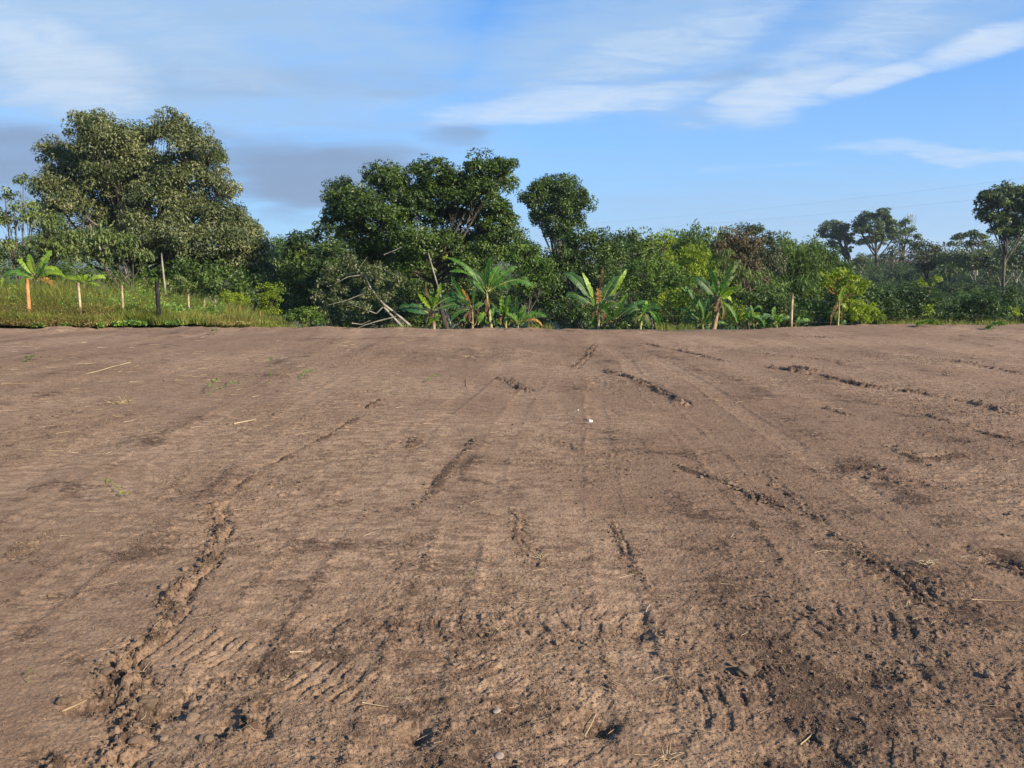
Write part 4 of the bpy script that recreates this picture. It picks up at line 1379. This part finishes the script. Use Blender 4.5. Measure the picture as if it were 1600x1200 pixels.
# ------------------------------------------------------------------ coffee field: one bush, copied
protos = []
for v_ in range(4):
    cm, tm = MB(), MB()
    L = [(np.array([0, 0, 1.0]), .75, 1.05), (np.array([.35, .1, .7]), .6, .9), (np.array([-.35, -.1, .75]), .6, .9), (np.array([0, -.2, 1.45]), .42, 1.1)]
    subs = crown(cm, L, .24, 46, .11, .8, droop=.8, fill=.5)
    limbs(tm, (0, 0, 0), (0, 0, .6), L, subs, .04, .01, .1, 4)
    root = empty('coffee_bush', (0, 0, 0), 'dark green coffee bush in the planted rows at right', 'bush', 'coffee bushes in rows on the right slope')
    tm.build('trunk', M['bark'], root)
    cm.build('crown', M['coffee' if v_ < 3 else 'mid'], root)
    protos.append(root)
cnt = 0
used = set()
spots = []
for row in range(40):
    D_ = 31.0 + row * 2.4 + .03 * row * row
    for px in np.arange(1322 - row, 1700, 1600 / D_):
        if R_.rand() < .05: continue
        D2 = D_ + (px - 1340) / 300 * 4 + R_.randn() * .25
        spots.append((D2, px + R_.randn() * 5))
spots.sort()
far_b = spots[290:]
for D2, px in spots[:290]:
    x_ = (px - 800) / FP * D2
    z_ = terrain_h(np.array([x_]), np.array([D2]))[0]
    k = random.randrange(4) if random.random() < .4 else random.randrange(3)
    src = protos[k]
    if k in used:
        r_ = src.copy()
        C.objects.link(r_)
        for ch in src.children:
            c_ = ch.copy()
            C.objects.link(c_)
            c_.parent = r_
    else:
        used.add(k)
        r_ = src
    s_ = R_.uniform(.85, 1.3)
    r_.location = (x_, D2, z_ - .05)
    r_.rotation_euler = (0, 0, R_.uniform(0, 6.28))
    r_.scale = (s_ * 1.2, s_ * 1.2, s_ * R_.uniform(.85, 1.1))
    cnt += 1
mb = MB()
L = []
for D2, px in far_b:
    x_ = (px - 800) / FP * D2
    z_ = terrain_h(np.array([x_]), np.array([D2]))[0]
    L.append((np.array([x_, D2, z_ + .9]), R_.uniform(.8, 1.2), 1.0))
crown(mb, L, .5, 22, .30, .55, droop=.8, fill=.6)
tag(mb.build('far_coffee', M['coffee']), 'farther coffee rows running up to the tree belt', 'coffee rows', kind='stuff')
print('coffee bushes', cnt)
tree('yellow_bush', 'yellow flowering bush in the coffee rows', 75, [(1463, 438, 7), (1440, 446, 8), (1428, 448, 6), (1455, 444, 6)], 'lime', .2, .25, 30, 1, r0=.04, cat='bush')


# saplings on the right edge
def sapling(px, top, bot, D, label, n=70):
    b = P(px, bot, D)
    gz = terrain_h(b[:1], np.array([float(D)]))[0]
    b[2] = gz
    tp = P(px, top, D)
    root = empty('sapling', b, label, 'sapling')
    tm = MB()
    tube(tm, bez(b, tp, np.array([.03, 0, 0]), 8), .016, .006, 5)
    tm.build('trunk', M['bark'], root)
    cm = MB()
    hgt = tp[2] - P(px, bot, D)[2]
    pos = tp + np.stack([R_.randn(n) * .08, R_.randn(n) * .08, -R_.rand(n) * hgt * .55], 1)
    add_leaves(cm, pos, R_.randn(n, 3) * .6 + np.array([0, -.2, .4]), .11, .45)
    cm.build('crown', M['lime'], root)


sapling(1452, 476, 505, 24.5, 'thin young sapling with bright leaves on the far edge below the coffee field')
sapling(1588, 480, 507, 24.5, 'thin young sapling at the far edge close to the right margin')


# ------------------------------------------------------------------ banana plants
def ban_leaf(root, base, tip, bow, wd, mat, tatter=.35, D=25, dd=0., name='leaf', nrm_=None, label=None):
    p0 = P(base[0], base[1], D)
    p1 = P(tip[0], tip[1], D + dd)
    bw = np.array([bow[0] / FP * D, 0, -bow[1] / FP * D])
    n = 20
    c_ = bez(p0, p1, bw, n)
    ss = np.linspace(0, 1, n)[:, None]
    ln_ = np.linalg.norm(p1 - p0)
    c_ = c_ + (ss ** 2.5) * ln_ * np.array([R_.normal(0, .04), R_.normal(0, .08), -.07]) + np.sin(ss * math.pi) * ln_ * np.array([R_.normal(0, .03), -.05, .04])
    tg = nrm(np.gradient(c_, axis=0))
    nn = np.array(nrm_ if nrm_ is not None else (R_.uniform(-.7, .7), -1, R_.uniform(.0, .8)))
    side = nrm(np.cross(tg, nn))
    nf = nrm(np.cross(side, tg))
    W_ = wd / FP * D * .5 * R_.uniform(.82, .98)
    s = np.linspace(0, 1, n)
    prof = np.clip(np.sin(np.clip((s - .10) / .9, 0, 1) ** .75 * math.pi) ** .55, 0, 1) * (s > .1)
    mb = MB()
    for sg in (-1, 1):
        k = 0
        cut_d = 0
        i = 2
        while i < n - 1:
            # strips between tears
            step = 1 if R_.rand() < tatter else 2
            j2 = min(n - 1, i + step)
            gap = .12 if R_.rand() < tatter else 0.0
            a0_, a1_ = c_[i], c_[j2] - (c_[j2] - c_[i]) * gap * .5
            dr = R_.uniform(.0, .55) * tatter
            lw = R_.uniform(1 - tatter * .45, 1.0)
            out0 = a0_ + (side[i] * sg * (1 - dr * .35) + tg[i] * .18) * W_ * prof[i] * lw + nf[i] * W_ * (.22 - dr * .5) * prof[i] + np.array([0, 0, -dr * W_ * .9]) * prof[i]
            out1 = c_[j2] + (side[j2] * sg * (1 - dr * .35) + tg[j2] * .18) * W_ * prof[j2] * lw + nf[j2] * W_ * (.22 - dr * .5) * prof[j2] + np.array([0, 0, -dr * W_ * .9]) * prof[j2]
            out1 = out1 - (out1 - out0) * gap
            m0, m1 = (a0_ + out0) / 2 + nf[i] * W_ * .10 * prof[i], (a1_ + out1) / 2 + nf[j2] * W_ * .10 * prof[j2]
            tn = np.clip(.5 + R_.randn() * .2, 0, 1)
            mb.add([a0_, m0, out0, a1_, m1, out1], [[0, 1, 4, 3], [1, 2, 5, 4]], None, tn)
            i = j2
    o = mb.build(name, M[mat], root, smooth=True)
    if label: o['label'] = label
    rb = MB()
    tube(rb, c_ - nf * .004, max(.012, W_ * .11), .003, 5)
    r_ = rb.build('midrib', M['banstem' if mat not in ('bandead', 'banbrown') else 'banbrown'], root, smooth=True)
    r_.parent = o
    return o


def banana(label, D, base, crownp, r, leaves, stem='banstem', r1=None):
    b = P(base[0], base[1], D)
    gz = terrain_h(b[:1], np.array([float(D)]))[0] if D > 23.3 else -.05
    b = np.array([b[0], D, gz - .05])
    cp = P(crownp[0], crownp[1], D)
    root = empty('banana_plant', b, label, 'banana plant', 'banana plants along the field edge')
    mb = MB()
    tube(mb, bez(b, cp, np.array([.02, 0, 0]), 10), r, r1 or r * .55, 10, wob=.04)
    # wrapped leaf bases
    for k in range(4):
        a = R_.uniform(0, 6.28)
        off = np.array([math.cos(a), math.sin(a), 0]) * r * .6
        tube(mb, bez(b + off + (cp - b) * R_.uniform(.1, .4), cp + off * .7 + np.array([0, 0, .05]), off * .3, 6), r * .4, r * .22, 6)
    mb.build('stem', M[stem], root, smooth=True)
    for k in range(4 if r > .03 else 2):
        a = R_.uniform(-1, 1)
        hh = (base[1] - crownp[1])
        ban_leaf(root, (crownp[0], crownp[1] + hh * .1), (crownp[0] + a * 12, min(506, crownp[1] + hh * R_.uniform(.45, .9) + 4)), (a * 10, -3), 6, 'banbrown', 1.0, D, R_.normal(0, .2), 'dead_leaf')
    if len(leaves) >= 4:
        mats_ = [lf[4] for lf in leaves if lf[4] in ('ban', 'bandark', 'banlime')] or ['ban']
        span = np.mean([math.hypot(lf[1][0] - lf[0][0], lf[1][1] - lf[0][1]) for lf in leaves])
        for k in range(5):
            a = R_.uniform(-1.25, 1.25)
            L_ = span * R_.uniform(.55, .95)
            bb = (crownp[0] + R_.uniform(-2, 2), crownp[1] + R_.uniform(-2, 8))
            ban_leaf(root, bb, (bb[0] + math.sin(a) * L_, bb[1] - math.cos(a) * L_), (math.sin(a) * 2, -abs(math.sin(a)) * L_ * .25), np.mean([lf[3] for lf in leaves]) * R_.uniform(.6, 1.05),
                     random.choice(mats_ + ['ban', 'banlime']), R_.uniform(.6, 1), D, R_.normal(0, .5), nrm_=(R_.uniform(-.9, .9), -1, R_.uniform(-.1, .8)))
        for k in range(3):
            a = R_.choice([-1, 1]) * R_.uniform(.2, 1.2)
            bx_ = base[0] + R_.uniform(-9, 9)
            ban_leaf(root, (bx_, 508), (bx_ + math.sin(a) * span * .6, 508 - math.cos(a) * span * R_.uniform(.45, .8)), (0, -3), 9, random.choice(['ban', 'bandark', 'banlime']), R_.uniform(.3, .9), D, R_.normal(0, .3))
    for lf in leaves:
        kw = lf[5] if len(lf) > 5 else {}
        mt = lf[4]
        ban_leaf(root, lf[0], lf[1], lf[2], lf[3], mt, D=D, name='dead_leaf' if mt in ('bandead', 'banbrown') else 'leaf', **kw)


T1, T0 = dict(tatter=1.0), dict(tatter=.55)
# left, behind the grass
banana('bright yellow-green banana with broad upright leaves behind the orange post', 28, (55, 500), (57, 432), .07,
       [((60, 432), (78, 388), (2, -2), 21, 'banlime', T0), ((55, 432), (47, 394), (-3, -2), 15, 'banlime', T0), ((57, 432), (90, 420), (4, -10), 12, 'banlime', T0), ((58, 436), (104, 430), (6, -16), 12, 'banlime', T1),
        ((52, 432), (28, 402), (-3, -6), 12, 'banlime', T1), ((54, 436), (2, 432), (-6, -14), 14, 'ban', dict(tatter=.5)), ((55, 436), (50, 452), (-6, -16), 12, 'banlime', T0), ((56, 438), (92, 452), (4, -12), 12, 'bandead', T1),
        ((56, 436), (36, 455), (-10, -14), 12, 'ban', T0)])
banana('small banana at the far left margin behind the grass', 26.5, (3, 500), (2, 452), .05,
       [((3, 452), (18, 430), (0, -4), 11, 'banlime', T0), ((2, 452), (30, 450), (2, -10), 9, 'banlime', T1), ((1, 452), (-20, 440), (0, -8), 12, 'ban', T0), ((1, 450), (-4, 428), (0, 0), 12, 'ban', T0), ((2, 455), (14, 474), (6, -10), 9, 'banlime', T1)])
banana('yellow-green banana with two spread leaves above the grass', 29, (132, 500), (132, 440), .04,
       [((132, 442), (102, 434), (-2, -8), 9, 'banlime', T0), ((132, 442), (167, 432), (4, -8), 11, 'banlime', dict(tatter=.6)), ((132, 440), (136, 428), (0, 0), 9, 'banlime', T0), ((133, 444), (156, 446), (2, -6), 8, 'banlime', T1)])
# centre
banana('banana with one broad dark leaf to the left and an upright dead leaf', 24.2, (678, 508), (676, 482), .06,
       [((675, 492), (627, 479), (-4, -8), 21, 'bandark', T0), ((674, 482), (664, 440), (-2, 0), 6, 'banbrown', T1), ((679, 480), (691, 438), (-3, 0), 10, 'banlime', dict(tatter=.8)), ((680, 478), (722, 464), (4, -12), 17, 'bandark', dict(tatter=.3)),
        ((680, 484), (724, 474), (6, -4), 14, 'bandark', T0), ((676, 480), (671, 462), (0, 0), 8, 'ban', dict(tatter=.6))], 'banstembrown')
banana('banana with a hanging orange dead leaf left of the tallest one', 24, (738, 508), (738, 482), .045,
       [((736, 478), (703, 426), (-5, -2), 9, 'ban', T0), ((736, 484), (723, 448), (-1, 2), 9, 'bandead', T1), ((739, 480), (745, 442), (0, 0), 9, 'banlime', dict(tatter=.8)), ((741, 478), (751, 500), (5, -6), 6, 'banbrown', T1),
        ((734, 484), (702, 500), (-4, -8), 10, 'bandark', T0)], 'banstembrown')
banana('tallest banana with long arching tattered leaves at centre', 25.5, (768, 510), (760, 458), .055,
       [((757, 452), (696, 396), (8, -8), 12, 'ban', dict(tatter=.75)), ((756, 450), (702, 420), (6, -14), 11, 'ban', dict(tatter=.7)), ((760, 450), (765, 398), (0, 0), 13, 'ban', dict(tatter=.5)), ((762, 452), (806, 412), (0, -2), 15, 'ban', dict(tatter=.8)),
        ((763, 455), (836, 444), (10, -20), 19, 'ban', dict(tatter=1.0)), ((758, 452), (738, 420), (0, -4), 14, 'bandark', dict(tatter=.5)), ((764, 454), (790, 430), (2, -2), 14, 'ban', dict(tatter=.6)), ((762, 450), (780, 412), (0, -2), 14, 'ban', dict(tatter=.5)),
        ((762, 470), (785, 500), (8, -4), 8, 'bandark', T0), ((758, 476), (740, 478), (-2, -4), 7, 'ban', T0), ((765, 510), (742, 490), (-4, -6), 9, 'ban', T0), ((772, 508), (782, 494), (2, -2), 8, 'ban', T0), ((700, 398), (692, 404), (0, 0), 10, 'lime', T1)])
banana('pale tattered banana between the tallest and the smallest one', 25, (790, 508), (790, 490), .045,
       [((788, 492), (783, 458), (-2, 0), 12, 'banlime', dict(tatter=.8)), ((791, 490), (795, 458), (0, 0), 12, 'ban', dict(tatter=.5)), ((793, 492), (812, 478), (2, -4), 10, 'bandark', T0), ((787, 494), (772, 484), (-2, -4), 10, 'bandark', T0)])
banana('small banana with upright leaf and a drooping fringed leaf to the right', 23.8, (809, 508), (809, 500), .03,
       [((809, 502), (808, 459), (0, 0), 12, 'ban', T0), ((811, 503), (852, 492), (6, -14), 12, 'ban', dict(tatter=.9)), ((808, 502), (790, 486), (-4, -4), 6, 'ban', T0), ((811, 500), (822, 474), (2, 0), 11, 'ban', T0), ((806, 503), (796, 498), (-2, -3), 5, 'ban', T0),
        ((812, 504), (848, 508), (8, -14), 8, 'bandead', T1)])
# right of centre
banana('banana with a hanging yellow-orange dead leaf at its heart', 24, (935, 508), (933, 478), .045,
       [((928, 474), (882, 420), (0, -8), 19, 'bandark', dict(tatter=.3)), ((926, 477), (884, 456), (0, -6), 16, 'bandark', T0), ((928, 470), (910, 422), (-2, 0), 11, 'banlime', T0), ((934, 476), (934, 448), (2, 0), 13, 'bandead', T1),
        ((937, 450), (943, 414), (2, 0), 6, 'banbrown', T1), ((946, 474), (982, 416), (0, 0), 11, 'banlime', dict(tatter=.8)), ((940, 478), (955, 500), (6, -2), 12, 'ban', T0), ((942, 470), (965, 428), (-2, 0), 16, 'bandark', dict(tatter=.5)),
        ((931, 488), (932, 512), (-6, -4), 13, 'ban', T0), ((938, 486), (952, 508), (4, -2), 5, 'banbrown', T1), ((930, 488), (926, 510), (-4, -2), 8, 'ban', T0)], 'banstembrown')
banana('banana with upright yellow-green leaf right of the dead-leaved one', 24.3, (960, 508), (960, 498), .035,
       [((960, 500), (980, 454), (2, 0), 14, 'banlime', dict(tatter=.5)), ((962, 498), (1012, 466), (4, -6), 15, 'bandark', dict(tatter=.4)), ((958, 500), (940, 482), (-2, -3), 7, 'ban', T0)])
banana('low spreading banana with broad bright hanging leaves', 23.8, (1000, 510), (1003, 488), .04,
       [((1012, 484), (1031, 512), (5, -3), 12, 'ban', T0), ((1004, 486), (1000, 510), (-2, -4), 12, 'ban', T0), ((1000, 484), (978, 500), (-4, -10), 14, 'bandark', T0), ((1005, 486), (1030, 480), (2, -8), 12, 'bandark', T0),
        ((1004, 486), (1016, 474), (0, -2), 10, 'ban', T0), ((1008, 490), (1015, 512), (2, -4), 12, 'bandark', T0)])
banana('banana with thick pale brown stem near the right bushes', 24, (1115, 508), (1122, 466), .095,
       [((1118, 466), (1088, 430), (-4, -6), 17, 'bandark', T0), ((1120, 462), (1118, 425), (-4, 0), 13, 'ban', dict(tatter=.7)), ((1122, 462), (1142, 410), (0, 0), 13, 'ban', dict(tatter=.8)), ((1123, 464), (1150, 428), (2, -4), 12, 'pale', dict(tatter=.9)),
        ((1124, 468), (1131, 494), (8, -4), 8, 'banlime', T0), ((1124, 466), (1142, 470), (4, -8), 8, 'banlime', dict(tatter=.5)), ((1120, 464), (1105, 408), (2, 0), 12, 'ban', dict(tatter=.8)), ((1122, 462), (1160, 400), (0, -4), 10, 'pale', dict(tatter=1.0)),
        ((1126, 470), (1152, 502), (8, -4), 7, 'ban', T0)], 'banstembrown', .035)
banana('low banana with arching leaf left of the pale brown stem', 24.6, (1098, 510), (1098, 500), .03,
       [((1098, 502), (1066, 444), (4, -10), 15, 'ban', T0), ((1095, 504), (1055, 478), (0, -8), 8, 'ban', T0), ((1096, 506), (1062, 500), (0, -8), 8, 'bandark', T0), ((1100, 500), (1108, 462), (2, 0), 14, 'bandark', T0), ((1106, 508), (1145, 508), (0, -8), 5, 'ban', T0)])
banana('low banana with two arched leaves between the pale stem and the post', 24.5, (1178, 512), (1176, 500), .03,
       [((1176, 500), (1172, 474), (0, 0), 6, 'ban', T0), ((1176, 486), (1194, 488), (2, -16), 6, 'ban', T0), ((1170, 494), (1197, 510), (8, -9), 9, 'ban', T0), ((1182, 506), (1205, 490), (0, -4), 12, 'bandark', T0)])
banana('small curled bright banana shoot left of the post', 24, (1214, 512), (1213, 502), .025,
       [((1213, 504), (1211, 477), (-4, 0), 10, 'ban', dict(tatter=.6)), ((1214, 504), (1222, 490), (2, -2), 9, 'ban', T0), ((1213, 504), (1205, 494), (-2, -2), 8, 'bandark', T0), ((1216, 504), (1236, 494), (2, -4), 8, 'bandark', T0)])
banana('low fringed banana leaf just right of the post', 24.4, (1242, 512), (1244, 506), .02,
       [((1244, 506), (1268, 500), (4, -7), 9, 'ban', dict(tatter=.9)), ((1243, 506), (1250, 494), (0, 0), 6, 'ban', T0)])
banana('yellow-stemmed young banana in front of the tall yellow-green shrub', 24.6, (1309, 508), (1311, 470), .035,
       [((1312, 472), (1320, 444), (-3, 0), 9, 'banlime', T0), ((1311, 474), (1302, 492), (-5, -6), 7, 'banlime', T0), ((1311, 478), (1320, 482), (3, -8), 6, 'banlime', T0), ((1309, 486), (1305, 500), (-4, -2), 6, 'banlime', T1)], 'banstem')

# ------------------------------------------------------------------ mast and houses far away
D_ = 300
b = P(1423, 412, D_)
tp = P(1423, 336, D_)
root = empty('radio_mast', (b[0], D_, 0.5), 'thin steel lattice mast with antennas at its head above the far trees', 'mast')
mb = MB()
hgt = tp[2] - .5
for sx, sy in ((-1, -1), (1, -1), (1, 1), (-1, 1)):
    tube(mb, np.array([[b[0] + sx * 1.1, D_ + sy * 1.1, .5], [tp[0] + sx * .5, D_ + sy * .5, tp[2]]]), .11, .09, 4)
for k in range(12):
    za, zb = .5 + hgt * k / 12, .5 + hgt * (k + 1) / 12
    wa, wb = 1.1 - .6 * k / 12, 1.1 - .6 * (k + 1) / 12
    for (x0, y0, x1_, y1_) in ((-1, -1, 1, -1), (1, -1, 1, 1), (1, 1, -1, 1), (-1, 1, -1, -1)):
        tube(mb, np.array([[b[0] + x0 * wa, D_ + y0 * wa, za], [b[0] + x1_ * wb, D_ + y1_ * wb, zb]]), .06, .06, 3)
mb.build('lattice', M['steel'], root)
for k in range(6):
    a = k * math.pi / 3
    mb = MB()
    c_ = tp + np.array([math.cos(a) * 1.1, math.sin(a) * 1.1, -.2])
    tube(mb, np.array([c_ - [0, 0, .8], c_ + [0, 0, .8]]), .16, .16, 4)
    tube(mb, np.array([tp, c_]), .08, .08, 3)
    mb.build('antenna', M['steel'], root)


def house(px, py_base, wpx, hpx, D, label, dep=7):
    b = P(px, py_base, D)
    W_, H_ = wpx / FP * D, hpx / FP * D
    z0 = terrain_h(b[:1], np.array([float(D)]))[0] - .2
    z1 = P(px, py_base - hpx, D)[2]
    root = empty('house', (b[0], D, z0), label, 'house')

    def box(x0, x1_, y0, y1_, za, zb):
        v = [(x0, y0, za), (x1_, y0, za), (x1_, y1_, za), (x0, y1_, za), (x0, y0, zb), (x1_, y0, zb), (x1_, y1_, zb), (x0, y1_, zb)]
        f = [(0, 3, 2, 1), (4, 5, 6, 7), (0, 1, 5, 4), (1, 2, 6, 5), (2, 3, 7, 6), (3, 0, 4, 7)]
        mb_ = MB()
        mb_.add(v, f)
        return mb_
    zr = z0 + (z1 - z0) * .65
    box(b[0] - W_ / 2, b[0] + W_ / 2, D, D + dep, z0, zr).build('wall', M['wall'], root)
    mb_ = MB()
    x0, x1_ = b[0] - W_ / 2 - .5, b[0] + W_ / 2 + .5
    v = [(x0, D - .6, zr), (x1_, D - .6, zr), (x1_, D + dep + .6, zr), (x0, D + dep + .6, zr), (x0, D + dep / 2, z1), (x1_, D + dep / 2, z1)]
    mb_.add(v, [(0, 1, 5, 4), (2, 3, 4, 5), (0, 3, 2, 1)], [(0, 4, 3), (1, 2, 5)])
    mb_.build('roof', M['roof'], root)
    for k in (-.3, .05, .32):
        cx_ = b[0] + k * W_
        box(cx_ - .5, cx_ + .5, D - .06, D - .01, zr - 1.7, zr - .6).build('window', M['window'], root)


house(1387, 413, 24, 9, 225, 'low pale house with tiled roof behind the far trees')
house(1416, 413, 14, 7, 230, 'small house right of the pale house below the mast')

# ------------------------------------------------------------------ air
HAZE = 0.00022
bpy_mb = MB()
x0, x1_, y0, y1_, za, zb = -3200, 3200, -2200, 3200, -60, 95
v = [(x0, y0, za), (x1_, y0, za), (x1_, y1_, za), (x0, y1_, za), (x0, y0, zb), (x1_, y0, zb), (x1_, y1_, zb), (x0, y1_, zb)]
bpy_mb.add(v, [(0, 3, 2, 1), (4, 5, 6, 7), (0, 1, 5, 4), (1, 2, 6, 5), (2, 3, 7, 6), (3, 0, 4, 7)])
m, t, out = new_mat('haze')
pv = t.n.new('ShaderNodeVolumePrincipled')
pv.inputs['Color'].default_value = (.72, .84, 1, 1)
pv.inputs['Density'].default_value = HAZE
pv.inputs['Anisotropy'].default_value = .2
t.l.new(pv.outputs[0], out.inputs['Volume'])
if HAZE > 0:
    o = bpy_mb.build('haze', m)
    tag(o, 'thin blue morning haze over the far trees and hills', 'haze', kind='stuff')
